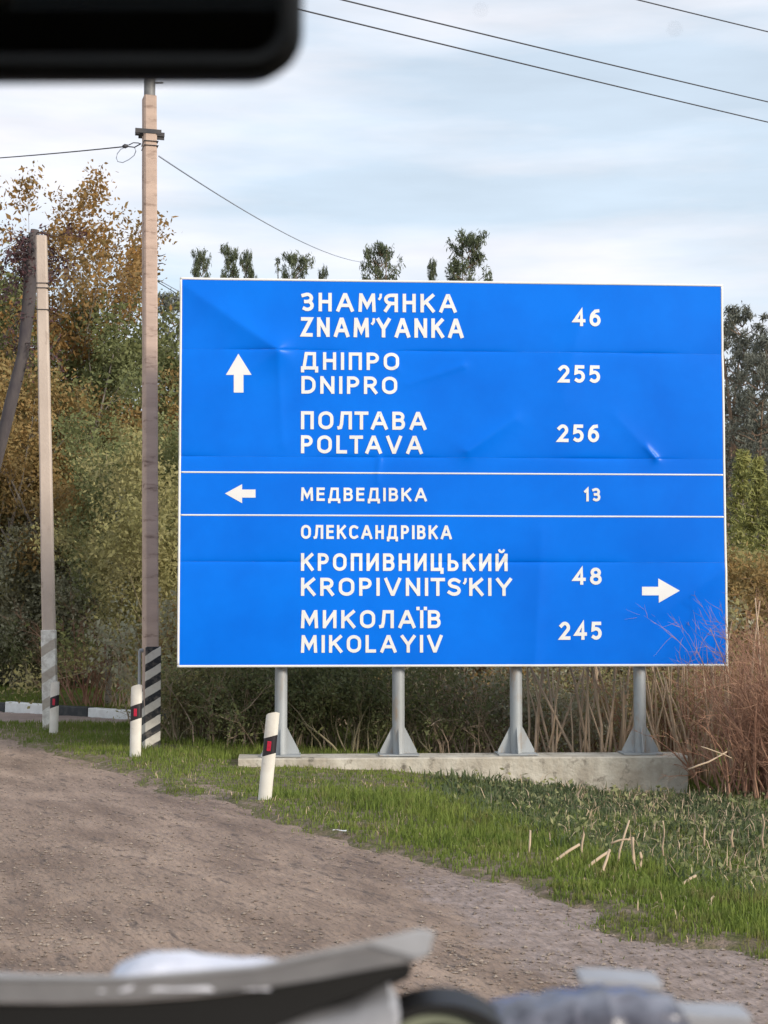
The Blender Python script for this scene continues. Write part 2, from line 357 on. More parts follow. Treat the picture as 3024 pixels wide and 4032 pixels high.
# loose stones on the gravel
def octas(cx, cy, cz, s, rng):
    n = len(cx); base = np.array([(1, 0, 0), (-1, 0, 0), (0, 1, 0), (0, -1, 0), (0, 0, 1), (0, 0, -1)], float)
    a = rng.uniform(0, 6.28, n); ca, sa = np.cos(a), np.sin(a)
    sc = rng.uniform(.6, 1.3, (n, 6, 1)) * base[None] * s[:, None, None] * np.array((1.2, .9, .55))
    V = np.empty((n, 6, 3)); V[..., 0] = sc[..., 0] * ca[:, None] - sc[..., 1] * sa[:, None]; V[..., 1] = sc[..., 0] * sa[:, None] + sc[..., 1] * ca[:, None]; V[..., 2] = sc[..., 2]
    V += np.stack([cx, cy, cz], -1)[:, None]
    f = np.array([(0, 2, 4), (2, 1, 4), (1, 3, 4), (3, 0, 4), (2, 0, 5), (1, 2, 5), (3, 1, 5), (0, 3, 5)])
    return V.reshape(-1, 3), (f[None] + np.arange(n)[:, None, None] * 6).reshape(-1, 3)
n = 42000
py = 6 + 16 * RNG.random(n) ** 1.6; px = RNG.uniform(-.26, .26, n) * py
k = (edge_d(px, py) < .45) & (lump(px, py, 1.1) + .6 * lump(px, py, 4) > RNG.uniform(-1.2, .9, n)); px, py = px[k], py[k]
s = .0035 + .012 * RNG.random(len(px)) ** 4
V, Fc = octas(px, py, ruts(px, py) + .0, s, RNG)
tag(link('loose_gravel', mesh_np('loose_gravel', V, Fc), M['stone']), 'loose stones and crumbs of gravel scattered over the brown road surface', 'gravel', kind='stuff')

# ------------------------------------------------------------------ grass
def leaves(P, size, rng, jit=.12, aspect=.5, updir=0.0):
    n = len(P); c = P + rng.normal(0, jit, (n, 3))
    u = rng.normal(0, 1, (n, 3)); u[:, 2] += updir; u /= np.linalg.norm(u, axis=1, keepdims=True)
    v = np.cross(u, rng.normal(0, 1, (n, 3))); v /= np.linalg.norm(v, axis=1, keepdims=True) + 1e-9
    s_ = size * rng.uniform(.35, 1.0, (n, 1)) * rng.uniform(.8, 1.7, (n, 1)); u = u * s_; v = v * s_ * aspect
    V = np.stack([c - u * .5, c + v * .5 - u * .05, c + u * .5, c - v * .5 - u * .05], 1)
    return V.reshape(-1, 3), np.arange(n * 4).reshape(n, 4)
def blades(x, y, z, h, wd, rng, lean=.5):
    n = len(x); a = rng.uniform(0, 6.28, n); b_ = rng.uniform(0, 6.28, n); l = rng.random(n) * lean
    wx, wy = np.cos(a) * wd / 2, np.sin(a) * wd / 2
    lx, ly = np.cos(b_) * l * h, np.sin(b_) * l * h
    V = np.empty((n, 5, 3))
    V[:, 0] = np.stack([x - wx, y - wy, z - .01], -1); V[:, 1] = np.stack([x + wx, y + wy, z - .01], -1)
    V[:, 2] = np.stack([x - wx * .8 + lx * .35, y - wy * .8 + ly * .35, z + h * .55], -1); V[:, 3] = np.stack([x + wx * .8 + lx * .35, y + wy * .8 + ly * .35, z + h * .55], -1)
    V[:, 4] = np.stack([x + lx, y + ly, z + h * (1 - .4 * l)], -1)
    f = np.array([(0, 1, 3), (0, 3, 2), (2, 3, 4)])
    return V.reshape(-1, 3), (f[None] + np.arange(n)[:, None, None] * 5).reshape(-1, 3)
SLC = None
def in_slab(x, y):
    return (x > -1.6) & (x < 3.25) & (abs(y - (17.28 + (x + 1.5) * .063)) < .31)
n = 430000
yy = 7.2 + 29 * RNG.random(n) ** 1.35; xx = RNG.uniform(-.265, .265, n) * yy
vv = verge(xx, yy); ed = edge_d(xx, yy)
pr = sstep(-.05, .40, vv + .22 * lump(xx, yy, 4) + .1 * lump(xx, yy, 11)) * (.68 + .4 * lump(xx, yy, 1.7))
pr = np.clip(pr, 0, 1) * (1 - .75 * sstep(2.0, 3.4, xx) * (ed < 5))
k = (RNG.random(n) < pr + .015 * (vv > -.25)) & ~in_slab(xx, yy); xx, yy, vv, ed = xx[k], yy[k], vv[k], ed[k]
h = (.028 + .085 * RNG.random(len(xx)) ** 1.5) * (.45 + .75 * sstep(0, 1.3, vv)) * (1 + .3 * lump(xx, yy, 2.2))
h *= 1 - .62 * ((xx > -1.9) & (xx < 3.4) & (yy > 14.6) & (yy < 17.2))
V, Fc = blades(xx, yy, gz(xx, yy), h, .005 + .004 * RNG.random(len(xx)) + yy * .0001, RNG)
tag(link('grass', mesh_np('grass', V, Fc), M['grass']), 'short green grass growing along the verge beside the gravel road', 'grass', kind='stuff')
# darker, ranker weeds on the right-hand slope in front of the footing
n = 60000
yy = RNG.uniform(8.8, 17, n); xx = RNG.uniform(.2, 5.2, n)
pr = sstep(.9, 2.0, edge_d(xx, yy)) * sstep(.2, 1.6, xx) * (.5 + .5 * lump(xx, yy, 2.6))
k = (RNG.random(n) < pr) & ~in_slab(xx, yy); xx, yy = xx[k], yy[k]
V, Fc = blades(xx, yy, gz(xx, yy), .05 + .11 * RNG.random(len(xx)), .012 + .012 * RNG.random(len(xx)), RNG, 1.1)
tag(link('weeds', mesh_np('weeds', V, Fc), M['weeds']), 'low dark broad-leaved weeds covering the bank below the concrete footing', 'weeds', kind='stuff')
n = 34000
yy = RNG.uniform(8.8, 17, n); xx = RNG.uniform(.4, 5.2, n)
pr = sstep(1.0, 2.2, edge_d(xx, yy)) * sstep(.4, 1.8, xx) * np.clip(.15 + .9 * lump(xx, yy, 3.3), 0, 1)
k = (RNG.random(n) < pr) & ~in_slab(xx, yy); xx, yy = xx[k], yy[k]
V, Fc = leaves(np.stack([xx, yy, gz(xx, yy) + .02 + .12 * RNG.random(len(xx)) ** 1.6], -1), .05, RNG, .015, .55)
tag(link('herb_leaves', mesh_np('herb_leaves', V, Fc), M['herb']), 'clumps of low herbs with broad grey-green leaves on the bank', 'herbs', kind='stuff')
n = 13000
yy = RNG.uniform(8.4, 17, n); xx = RNG.uniform(.6, 5.2, n)
k = (RNG.random(n) < sstep(.9, 2.2, edge_d(xx, yy)) * sstep(.6, 2.6, xx)) & ~in_slab(xx, yy); xx, yy = xx[k], yy[k]
V, Fc = blades(xx, yy, gz(xx, yy), .04 + .22 * RNG.random(len(xx)) ** 3, .004 + .006 * RNG.random(len(xx)), RNG, 1.6)
tag(link('dead_grass', mesh_np('dead_grass', V, Fc), M['twig_tan']), 'dead straw-coloured grass lying among the weeds on the bank', 'dead grass', kind='stuff')

n = 26000
yy = 7.6 + 16 * RNG.random(n); xx = RNG.uniform(-.265, .2, n) * yy
k = (RNG.random(n) < sstep(-.1, .5, verge(xx, yy)) * np.clip(.08 + .5 * lump(xx, yy, 2.9), .02, 1)) & ~in_slab(xx, yy); xx, yy = xx[k], yy[k]
V, Fc = blades(xx, yy, gz(xx, yy), .03 + .05 * RNG.random(len(xx)), .004 + .003 * RNG.random(len(xx)), RNG, 1.7)
tag(link('dry_blades', mesh_np('dry_blades', V, Fc), M['twig_tan']), 'withered blades mixed into the green grass of the verge', 'dead grass', kind='stuff')

# ------------------------------------------------------------------ plants
def tubes(segs, sides=4):
    S = np.array(segs, float); p0, p1, r0, r1 = S[:, 0:3], S[:, 3:6], S[:, 6], S[:, 7]
    d = p1 - p0; d /= np.linalg.norm(d, axis=1, keepdims=True) + 1e-9
    ref = np.where(abs(d[:, 2:3]) > .9, np.array([[1., 0, 0]]), np.array([[0, 0, 1.]]))
    a = np.cross(d, ref); a /= np.linalg.norm(a, axis=1, keepdims=True) + 1e-9; b_ = np.cross(d, a)
    n = len(S); V = np.empty((n, 2 * sides, 3))
    for i in range(sides):
        c, s_ = math.cos(2 * math.pi * i / sides), math.sin(2 * math.pi * i / sides); o = a * c + b_ * s_
        V[:, i] = p0 + o * r0[:, None]; V[:, sides + i] = p1 + o * r1[:, None]
    f = np.array([(i, (i + 1) % sides, sides + (i + 1) % sides, sides + i) for i in range(sides)])
    return V.reshape(-1, 3), (f[None] + np.arange(n)[:, None, None] * 2 * sides).reshape(-1, 4)
def grow(rng, p, d, L_, r, level, segs, tips, kids=(6, 5, 4), wob=.16, spread=.8, up=.05, shrink=.5, first=.25):
    n = 6 if level == 0 else 4
    d = np.array(d, float); d /= np.linalg.norm(d); p = np.array(p, float); pts = [p.copy()]
    for i in range(n):
        d = d + rng.normal(0, wob, 3); d[2] += up; d /= np.linalg.norm(d)
        q = p + d * L_ / n; ra = r * (1 - .8 * i / n); rb = r * (1 - .8 * (i + 1) / n)
        segs.append((*p, *q, ra, rb, level)); p = q; pts.append(p.copy())
        if level == len(kids): tips.append((*p, *d))
    if level < len(kids):
        for _ in range(kids[level]):
            t = first + (1 - first) * rng.random(); f = t * n; i = min(int(f), n - 1)
            q = pts[i] + (pts[i + 1] - pts[i]) * (f - i)
            dd = pts[i + 1] - pts[i]; dd /= np.linalg.norm(dd)
            dd = dd + rng.normal(0, spread, 3); dd[2] += up * 2
            grow(rng, q, dd, L_ * shrink * rng.uniform(.6, 1.1) * (1.2 - .5 * t), max(r * (1 - .8 * t) * .55, .0022), level + 1, segs, tips, kids, wob, spread, up, shrink, .15)
def rep(T, k, rng):
    T = np.array(T)[:, :3]; return np.repeat(T, k, axis=0)

def plant(name, base, label, cat, group, segs, tips, wood, leafm, nleaf, size, rng, jit=.12, trunk_lvl=0, crown='crown', aspect=.5, updir=0.0, sides=4, branch='branches', tall=None, slim=1.0):
    """thing > trunk or stems, branches, crown; coordinates of segs are relative to base"""
    if tall:
        f = tall / max(max(s_[5] for s_ in segs), .1); g_ = min(1.0, f * 1.1) * slim
        segs = [(s_[0] * g_, s_[1] * g_, s_[2] * f, s_[3] * g_, s_[4] * g_, s_[5] * f, s_[6], s_[7], s_[8]) for s_ in segs]; tips = [(t_[0] * g_, t_[1] * g_, t_[2] * f, *t_[3:]) for t_ in tips]
    root = empty(name, base, label, cat, group)
    T = [s_ for s_ in segs if s_[8] <= trunk_lvl]; B = [s_ for s_ in segs if s_[8] > trunk_lvl]
    if T and len(T) % 6 == 0 and len(T) <= 60:
        for i in range(0, len(T), 6):
            V, Fc = tubes(T[i:i + 6], 7); link('trunk' if len(T) <= 36 else 'stem', mesh_np('t', V, Fc, True), wood, root)
    elif T:
        V, Fc = tubes(T, 7); o = link('trunk' if 'tree' in name else 'stems', mesh_np('t', V, Fc, True), wood, root)
        if 'tree' not in name: o['kind'] = 'stuff'
    if B:
        V, Fc = tubes(B, sides); link(branch, mesh_np('b', V, Fc), wood, root)['kind'] = 'stuff'
    if nleaf:
        V, Fc = leaves(rep(tips, nleaf, rng), size, rng, jit, aspect, updir); link(crown, mesh_np('c', V, Fc), leafm, root)['kind'] = 'stuff'
    return root

def leafy_tree(base, H, label, leafm, seed, stems=3, nleaf=9, size=.09, spread=.55, lean=.16, name='leafy_tree', cat='tree', group=None, kids=(9, 6, 4), jit=.14, wood='bark', r=.07, low=.15, slim=1.0):
    rng = np.random.default_rng(seed); segs = []; tips = []
    for i in range(stems):
        a = rng.uniform(0, 6.28)
        grow(rng, (rng.normal(0, .12), rng.normal(0, .12), 0), (math.cos(a) * lean * (i > 0), math.sin(a) * lean * (i > 0), 1), H * rng.uniform(.82, 1.0), r * rng.uniform(.7, 1), 0, segs, tips, kids, .09, spread, .05, .42, low)
    return plant(name, base, label, cat, group, segs, tips, M[wood], M[leafm], nleaf, size, rng, jit, tall=H, slim=slim)
def bush(base, H, label, seed, stems=26, wood='twig_brown', leafm=None, nleaf=0, size=.05, kids=(5, 3), fan=.45, name='bare_bush', r=.009, group=None, width=.35, up=.02, wob=.13, cat='bush', sides=3, jit=.07):
    rng = np.random.default_rng(seed); segs = []; tips = []
    for i in range(stems):
        a = rng.uniform(0, 6.28); f = rng.uniform(0, fan)
        grow(rng, (rng.normal(0, width), rng.normal(0, width * .5), 0), (math.cos(a) * f, math.sin(a) * f, 1), H * rng.uniform(.6, 1.05), r * rng.uniform(.6, 1.2), 0, segs, tips, kids, wob, .5, up, .42, .2)
    return plant(name, base, label, cat, group, segs, tips, M[wood], M[leafm] if leafm else None, nleaf, size, rng, jit, crown='leaves', sides=sides, branch='twigs', tall=H)
def on(px, Y, dz=-.03):
    """a spot on the ground seen in column px at distance Y"""
    x = (px - CX) / F * Y; return Vector((x, Y, float(gz(np.array(x), np.array(Y))) + dz))
def top_h(py, Y): return 1.63 + (HOR - py) / F * Y

# pines: three shared models
def pine_model(seed, H, crown_from=.45, w=1.9, needle='needles', n_whorl=26):
    rng = np.random.default_rng(seed); trunk = []; br = []; tips = []
    p = np.array((0., 0, -.1)); d = np.array((rng.normal(0, .015), rng.normal(0, .015), 1.0))
    for i in range(14):
        q = p + d * H / 14 * np.array((1, 1, 1.0)); d = d + np.array((rng.normal(0, .012), rng.normal(0, .012), 0)); 
        trunk.append((*p, *q, .16 * (1 - i / 15), .16 * (1 - (i + 1) / 15), 0)); p = q
    for j in range(n_whorl):
        t = crown_from + (1 - crown_from) * (j + rng.random() * .5) / n_whorl; z = H * t
        # the crown narrows to a ragged point
        L0 = w * (.30 + .70 * (1.02 - (t - crown_from) / (1 - crown_from)) ** .6) * rng.uniform(.35, 1.3)
        for m in range(rng.integers(3, 6)):
            a = rng.uniform(0, 6.28); c = np.array((0, 0, z)); dd = np.array((math.cos(a), math.sin(a), .25 + .7 * (t - .5)))
            ll = L0 * rng.uniform(.55, 1.1); nseg = 4
            for s_ in range(nseg):
                dd2 = dd + rng.normal(0, .12, 3); dd2[2] += .10 * s_; q = c + dd2 * ll / nseg
                br.append((*c, *q, .03 * (1 - s_ / 5), .03 * (1 - (s_ + 1) / 5), 1)); c = q
                if s_ > 0:
                    for _ in range((0, 1, 4, 9)[s_]): tips.append((*(c + rng.normal(0, .07, 3) * np.array((1, 1, 1.5)) + np.array((0, 0, .06))), 0, 0, 1))
    for _ in range(16): tips.append((*(p + rng.normal(0, .06, 3) * np.array((1, 1, 2.2)) - np.array((0, 0, .15))), 0, 0, 1))
    Vt = tubes(trunk, 8); Vb = tubes(br, 3); Vl = leaves(rep(tips, 7, rng), .22, rng, .06, .2, 1.4)
    a = mesh_np('pine_trunk', *Vt, True); a.materials.append(M['pine_bark'])
    b_ = mesh_np('pine_branches', *Vb); b_.materials.append(M['pine_bark'])
    c = mesh_np('pine_crown', *Vl); c.materials.append(M[needle])
    return (a, b_, c), H
PM = [pine_model(s_, 15, cf, w_) for s_, cf, w_ in ((3, .5, 1.7), (4, .42, 2.0), (5, .55, 1.5))]
PG = [pine_model(s_, 13, cf, w_, 'needles_grey', 30) for s_, cf, w_ in ((8, .12, 2.0), (9, .2, 1.8))]
def pine(px, topy, Y, label, model, rz, group='pines of the wood beyond the sign', sx=1.0):
    (a, b_, c), H = model; g = on(px, Y); h = top_h(topy, Y) - g.z
    root = empty('pine_tree', g, label, 'tree', group, rz); root.scale = (h / H * sx, h / H * sx, h / H)
    for nm, me in (('trunk', a), ('branches', b_), ('crown', c)):
        o = link(nm, me, None, root)
        if nm != 'trunk': o['kind'] = 'stuff'
    return root
pine(785, 1000, 58, 'small pine tip farthest left above the sign\'s top edge', PM[0], .3, sx=.45)
pine(895, 985, 60, 'slim pine tip second from the left above the sign\'s top edge', PM[2], 1.3, sx=.6)
pine(968, 1008, 64, 'low narrow pine tip just right of the second one above the sign', PM[0], 2.2, sx=.4)
pine(1145, 1003, 57, 'rounded pine top above the first line of lettering on the sign', PM[1], .9, sx=.7)
pine(1500, 968, 55, 'broad dark pine top above the sign where the slanting wire ends', PM[1], 2.6, sx=.75)
pine(1705, 1040, 63, 'tiny pine tip just left of the tallest pine above the sign', PM[2], .2, sx=.35)
pine(1842, 932, 56, 'tallest pine top rising over the middle of the sign\'s top edge', PM[0], 3.4, sx=.85)
pine(1270, 1072, 66, 'pine tip barely showing above the sign left of the broad pine', PM[2], 4.0, sx=.35)
pine(680, 1165, 50, 'dark pine showing in the gap between the tall pole and the sign', PG[0], 1.1, sx=1.1)
pine(2935, 1212, 48, 'grey pine with a pointed top just right of the sign', PG[0], .5, sx=1.2)
pine(3050, 1330, 47, 'grey pine at the right edge of the photo', PG[1], 2.0, sx=1.2)
pine(2850, 1300, 52, 'grey pine half hidden behind the sign\'s right edge', PG[1], 3.3, sx=1.2)
pine(2990, 1420, 44, 'lower grey pine in front of the pointed one at right', PG[1], 5.0, sx=1.1)

# distant wood that closes the view behind everything
rng = np.random.default_rng(77)
n = 130000
fx = rng.uniform(-34, 34, n); fy = rng.uniform(66, 78, n); topz = 9.0 + 1.3 * lump(fx, fy, .5) + .9 * lump(fx, fy, 1.6)
fz = .3 + (topz - .3) * rng.random(n) ** .8
V, Fc = leaves(np.stack([fx, fy, fz], -1), .55, rng, .2, .35, .6)
tag(link('far_wood', mesh_np('far_wood', V, Fc), M['needles_grey']), 'distant grey-green wood closing the horizon behind the sign', 'wood', kind='stuff')

# left-hand thicket
TG = 'trees of the thicket on the left'
leafy_tree(on(60, 33.0), top_h(660, 33.0), 'tall amber-budded tree at the left edge behind the short pole', 'leaf_brown', 21, stems=4, nleaf=5, size=.115, kids=(10, 7, 4), group=TG, low=.35, lean=.13)
leafy_tree(on(330, 34.0), top_h(800, 34.0), 'amber-budded tree with a thin ragged top just left of the tall pole', 'leaf_brown', 22, stems=2, nleaf=5, size=.105, kids=(9, 7, 4), group=TG, low=.4, lean=.04, spread=.40, slim=.62)
leafy_tree(on(-160, 35.0), top_h(700, 35.0), 'amber-budded tree cut by the left edge of the photo', 'leaf_brown', 23, stems=3, nleaf=5, size=.115, kids=(9, 6, 4), group=TG, low=.4, lean=.12)
leafy_tree(on(200, 31.5), top_h(1060, 31.5), 'dark green tree filling the thicket between the two poles', 'leaf_green', 24, stems=5, nleaf=7, size=.11, kids=(10, 6, 4), group=TG, lean=.2, low=.12)
leafy_tree(on(430, 32.2), top_h(1190, 32.2), 'dark green tree right behind the tall pole', 'leaf_green', 25, stems=4, nleaf=7, size=.11, kids=(9, 6, 4), group=TG, lean=.16, low=.12)
leafy_tree(on(-70, 31.8), top_h(1080, 31.8), 'dark green tree at the left edge below the amber crown', 'leaf_green', 26, stems=4, nleaf=7, size=.11, kids=(9, 6, 4), group=TG, lean=.18, low=.12)
leafy_tree(on(60, 31.0), top_h(1460, 31.0), 'added small tree left of the short pole, rust-coloured to imitate a reflected tint', 'leaf_rust', 27, stems=5, nleaf=9, size=.09, kids=(9, 6, 3), group=TG, lean=.3, low=.4)  # added tree: its rust leaves stand in for a brown windscreen reflection
leafy_tree(on(360, 31.0), top_h(1470, 31.0), 'added small tree between the two poles, rust-coloured to imitate a reflected tint', 'leaf_rust', 28, stems=5, nleaf=9, size=.09, kids=(9, 6, 3), group=TG, lean=.3, low=.4)  # second added tree carrying the same reflection tint in its leaves
SG = 'leafy shrubs at the foot of the thicket'
SHIFT = 4.2
for i, (px, Y, ty, lm, lab) in enumerate((
        (40, 26.9, 1640, 'leaf_olive', 'olive shrub left of the short pole at the photo\'s edge'),
        (290, 27.0, 1720, 'leaf_olive', 'tall olive shrub midway between the two poles'),
        (500, 26.4, 1800, 'leaf_olive', 'olive shrub close to the left side of the tall pole'),
        (130, 26.2, 2080, 'leaf_grey', 'grey-green shrub behind the lower half of the short pole'),
        (420, 25.8, 2150, 'leaf_grey', 'low grey-green shrub behind the middle marker post'),
        (-60, 26.0, 2050, 'leaf_grey', 'grey-green shrub cut by the left edge of the photo'),
        (665, 23.5, 1760, 'leaf_olive', 'yellow-green shrub in the gap between tall pole and sign'),
        (640, 25.5, 1500, 'leaf_green', 'dark green shrub behind the yellow-green one beside the sign'))):
    Y = Y + (SHIFT if px < 600 else 1.0); H = top_h(ty, Y)
    leafy_tree(on(px, Y), H, lab, lm, 40 + i, stems=9, nleaf=9, size=.085 if lm != 'leaf_olive' else .075, kids=(8, 5, 3), name='leafy_shrub', cat='shrub', group=SG, lean=.42, r=.03, spread=.6, low=.08, wood='twig_olive')
bush(on(345, 26.3), 2.3, 'bare reddish bush fanning up between the two poles', 61, stems=34, wood='twig_red', kids=(6, 4), fan=.75, width=.28, r=.012)
bush(on(500, 26.0), 1.5, 'small bare brown bush behind the middle marker post', 62, stems=22, wood='twig_brown', kids=(5, 4), fan=.6, width=.25)
bush(on(95, 29.6), 1.6, 'low bare bush left of the short pole behind the kerb', 63, stems=22, wood='twig_olive', leafm='leaf_green', nleaf=3, kids=(5, 4), fan=.6, width=.5)
# birch snag
g = on(455, 26.4); root = empty('birch_snag', g, 'broken white birch trunk standing in the thicket left of the tall pole', 'dead tree')
p0 = at(445, 2115, 26.4) - g; p1 = at(478, 1925, 26.4) - g
me = wire_mesh([(p0.x - .06, 0, -.05), (p0.x - .03, 0, p0.z * .5), tuple(p0), ((p0.x + p1.x) / 2, .02, (p0.z + p1.z) / 2), tuple(p1)], [.06, .05, .045, .05, .062], 9)
link('trunk', me, M['birch'], root)
me = wire_mesh([tuple(p0.lerp(p1, .7)), tuple(p0.lerp(p1, .7) + Vector((.15, .05, .25))), tuple(p0.lerp(p1, .7) + Vector((.22, .05, .55)))], [.025, .018, .008], 6)
link('branch', me, M['bark_dark'], root)
# dead trunk beside the short pole
g = on(70, 22.6); root = empty('dead_tree', g, 'dark leaning dead tree with a broken shaggy top beside the short pole', 'dead tree')
pts = [at(x, y, 22.6) - g for x, y in ((-70, 2880), (-55, 2300), (-20, 1850), (40, 1600), (92, 1390), (115, 1180), (122, 1020), (138, 905))]
link('trunk', wire_mesh([tuple(p) for p in pts], [.075, .07, .075, .09, .08, .095, .085, .06], 9), M['bark_dark'], root)
rng = np.random.default_rng(5); segs = []; tips = []
for t_ in range(46):
    b0 = pts[6].lerp(pts[7], rng.random() * 1.0) if t_ < 34 else pts[4].lerp(pts[6], rng.random())
    grow(rng, tuple(b0 + Vector((rng.normal(0, .07), rng.normal(0, .05), 0))), (rng.normal(-.35, .5), rng.normal(0, .4), rng.normal(-.6, .6)), rng.uniform(.25, .8), .010, 0, segs, tips, (4,), .25, .5, -.12, .5)
V, Fc = tubes(segs, 3); link('branches', mesh_np('b', V, Fc), M['bark_dark'], root)['kind'] = 'stuff'
V, Fc = leaves(rep(tips, 3, rng), .07, rng, .04, .4); link('dead_leaves', mesh_np('l', V, Fc), mat('wine_leaf', (.10, .035, .04), (.05, .03, .03), scale=3, island=.6), root)['kind'] = 'stuff'

# bushes behind the footing and under the sign
BG = 'bare bushes under and behind the sign'
for i, (px, Y, H, wd, lm, nl, lab) in enumerate((
        (690, 19.6, 1.75, 'twig_olive', 'leaf_olive', 1, 'mossy tangled bush right of the tall pole\'s striped foot'),
        (860, 20.0, 1.7, 'twig_brown', 'leaf_green', 1, 'brown tangled bush between the striped pole and the sign\'s first leg'),
        (1010, 19.4, 1.8, 'twig_brown', 'leaf_green', 2, 'brown bush behind the tilted marker post'),
        (1240, 19.5, 1.9, 'twig_olive', 'leaf_green', 3, 'dark green-stemmed bush right of the sign\'s first leg'),
        (1420, 19.2, 1.9, 'twig_olive', 'leaf_green', 3, 'dark leafy bush left of the sign\'s second leg'),
        (1660, 19.6, 1.9, 'twig_brown', None, 0, 'brown bare bush right of the sign\'s second leg'),
        (1860, 19.3, 1.9, 'twig_brown', 'leaf_green', 1, 'brown bare bush midway between second and third leg'),
        (2140, 19.5, 1.9, 'twig_brown', 'leaf_grey', 2, 'grey-brown bush right of the sign\'s third leg'),
        (2360, 19.8, 2.0, 'twig_red', 'leaf_olive', 1, 'reddish bush left of the sign\'s fourth leg'),
        (2680, 19.0, 2.2, 'twig_red', 'leaf_olive', 1, 'red-brown bush under the sign\'s lower right corner'),
        (2930, 18.6, 2.5, 'twig_red', None, 0, 'red-brown thicket bush at the right edge behind the footing'))):
    bush(on(px + (60 if i == 0 else 0), Y - .1), H * (.78 if i < 9 else .9), lab, 80 + i, stems=44, wood=wd, leafm=lm, nleaf=nl, size=.05, kids=(6, 4), fan=.28 if i < 2 else .5, width=.25 if i < 1 else .42, group=BG, r=.013, wob=.17)
# second row that closes the gaps
for i, px in enumerate((770, 790, 960, 1130, 1330, 1540, 1760, 1990, 2240, 2480, 2780, 2990)):
    bush(on(px, 22.0), 2.0, ('dim leafy bush of the back row behind the footing, %s' % (
        'by the striped pole', 'left of the footing', 'at the footing\'s left end', 'behind the first leg', 'between first and second leg', 'behind the second leg',
        'right of the second leg', 'behind the third leg', 'between third and fourth leg', 'behind the fourth leg', 'right of the fourth leg', 'at the right edge')[i]),
        120 + i, stems=26, wood='twig_brown', leafm=('leaf_grey', 'leaf_rust', 'leaf_olive')[i % 3], nleaf=2, size=.08, kids=(6, 4), fan=.3, width=.5, name='leafy_bush', group='back row of bushes behind the footing', r=.011)
# dry reeds behind the right half of the footing: one clump per spot, each reed a part
reed_me = []
rngp = np.random.default_rng(31)
for k_ in range(5):
    pts = [(0, 0, 0)]; x = y = 0
    dx = rngp.normal(0, .05); dy = rngp.normal(0, .04)
    for s_ in range(1, 6): x += dx + rngp.normal(0, .025); y += dy; pts.append((x, y, s_ * .32))
    me = wire_mesh(pts, [.013, .013, .012, .011, .009, .005], 5); me.materials.append(M['twig_tan']); reed_me.append(me)
def reeds(px, Y, n, label, spread=.3, h=1.0):
    g = on(px, Y); root = empty('reed_clump', g, label, 'reeds', 'dry reeds behind the footing')
    for i in range(n):
        o = link('reed', reed_me[i % 5], None, root); o.location = (rngp.normal(0, spread), rngp.normal(0, .12), 0)
        s_ = rngp.uniform(.6, 1.15) * h; o.scale = (rngp.uniform(.8, 1.4),) * 2 + (s_,); o.rotation_euler = (rngp.normal(0, .09), rngp.normal(0, .12), rngp.uniform(0, 6.28))
reeds(2140, 18.4, 9, 'pale dry reeds just right of the sign\'s third leg', .22)
reeds(2300, 18.3, 13, 'thick dry reed clump midway between third and fourth leg', .22)
reeds(2440, 18.5, 9, 'dry reeds just left of the sign\'s fourth leg', .16)
reeds(2540, 18.35, 12, 'tan reeds standing straight behind the sign\'s fourth leg', .3, 1.0)
reeds(2640, 18.3, 14, 'tall tan reeds right of the sign\'s fourth leg', .25, 1.15)
reeds(2800, 18.1, 12, 'leaning tan reeds right of the footing\'s end', .25, 1.15)
reeds(2960, 17.9, 12, 'tan reeds at the photo\'s right edge', .25, 1.2)
# red-brown shrub in front of the sign's lower right corner
def front_bush(px, Y, H, seed, label, stems, fan, width, lean=0):
    rng = np.random.default_rng(seed); segs = []; tips = []
    for i in range(stems):
        grow(rng, (rng.normal(0, width), rng.normal(0, .2), 0), (rng.normal(lean, fan), rng.normal(0, fan), 1), H * rng.uniform(.5, 1.05), .014 * rng.uniform(.5, 1.3), 0, segs, tips, (6, 5), .15, .55, .0, .45)
    plant('bare_shrub', on(px, Y), label, 'shrub', 'red-brown bare shrubs at the right edge', segs, tips, M['twig_red'], None, 0, .05, rng, sides=3, branch='twigs', tall=H)
front_bush(3050, 16.6, 2.2, 201, 'big red-brown bare shrub whose twigs cross the sign\'s lower right corner', 85, .2, .2, -.03)
front_bush(2870, 16.8, 1.7, 202, 'low tangled red-brown shrub between footing and the big bare shrub', 26, .45, .2)
front_bush(3120, 17.2, 2.8, 203, 'red-brown bare shrub cut by the photo\'s right edge', 55, .2, .28, 0)
# young yellow-green spruces right of the sign
def spruce(px, ty, Y, label, seed, needle='needles_yellow', wd=.30):
    rng = np.random.default_rng(seed); g = on(px, Y); H = top_h(ty, Y) - g.z; segs = []; tips = []
    for i in range(10): segs.append((0, 0, H * i / 10, 0, 0, H * (i + 1) / 10, .05 * (1 - i / 10.5), .05 * (1 - (i + 1) / 10.5), 0))
    for j in range(34):
        t_ = .04 + .95 * j / 34; L0 = wd * H * (1 - t_) * .62 + .07
        for m_ in range(7):
            a = rng.uniform(0, 6.28); e = (math.cos(a) * L0, math.sin(a) * L0, -.06 * L0 + .12); z = H * t_
            segs.append((0, 0, z, e[0], e[1], z + e[2], .012, .004, 1))
            for s_ in np.linspace(.2, 1, 7): tips.append((e[0] * s_, e[1] * s_, z + e[2] * s_, 0, 0, 1))
    root = plant('spruce_tree', g, label, 'tree', 'young spruces right of the sign', segs, tips, M['bark'], M[needle], 5, .13, rng, .035, sides=3, aspect=.22, updir=.3)
spruce(2928, 1770, 31, 'yellow-green young spruce nearest the sign\'s right edge', 301)
spruce(2985, 1800, 30, 'yellow-green young spruce second from the sign', 302)
spruce(3045, 1900, 29, 'yellow-green young spruce at the right edge of the photo', 303)
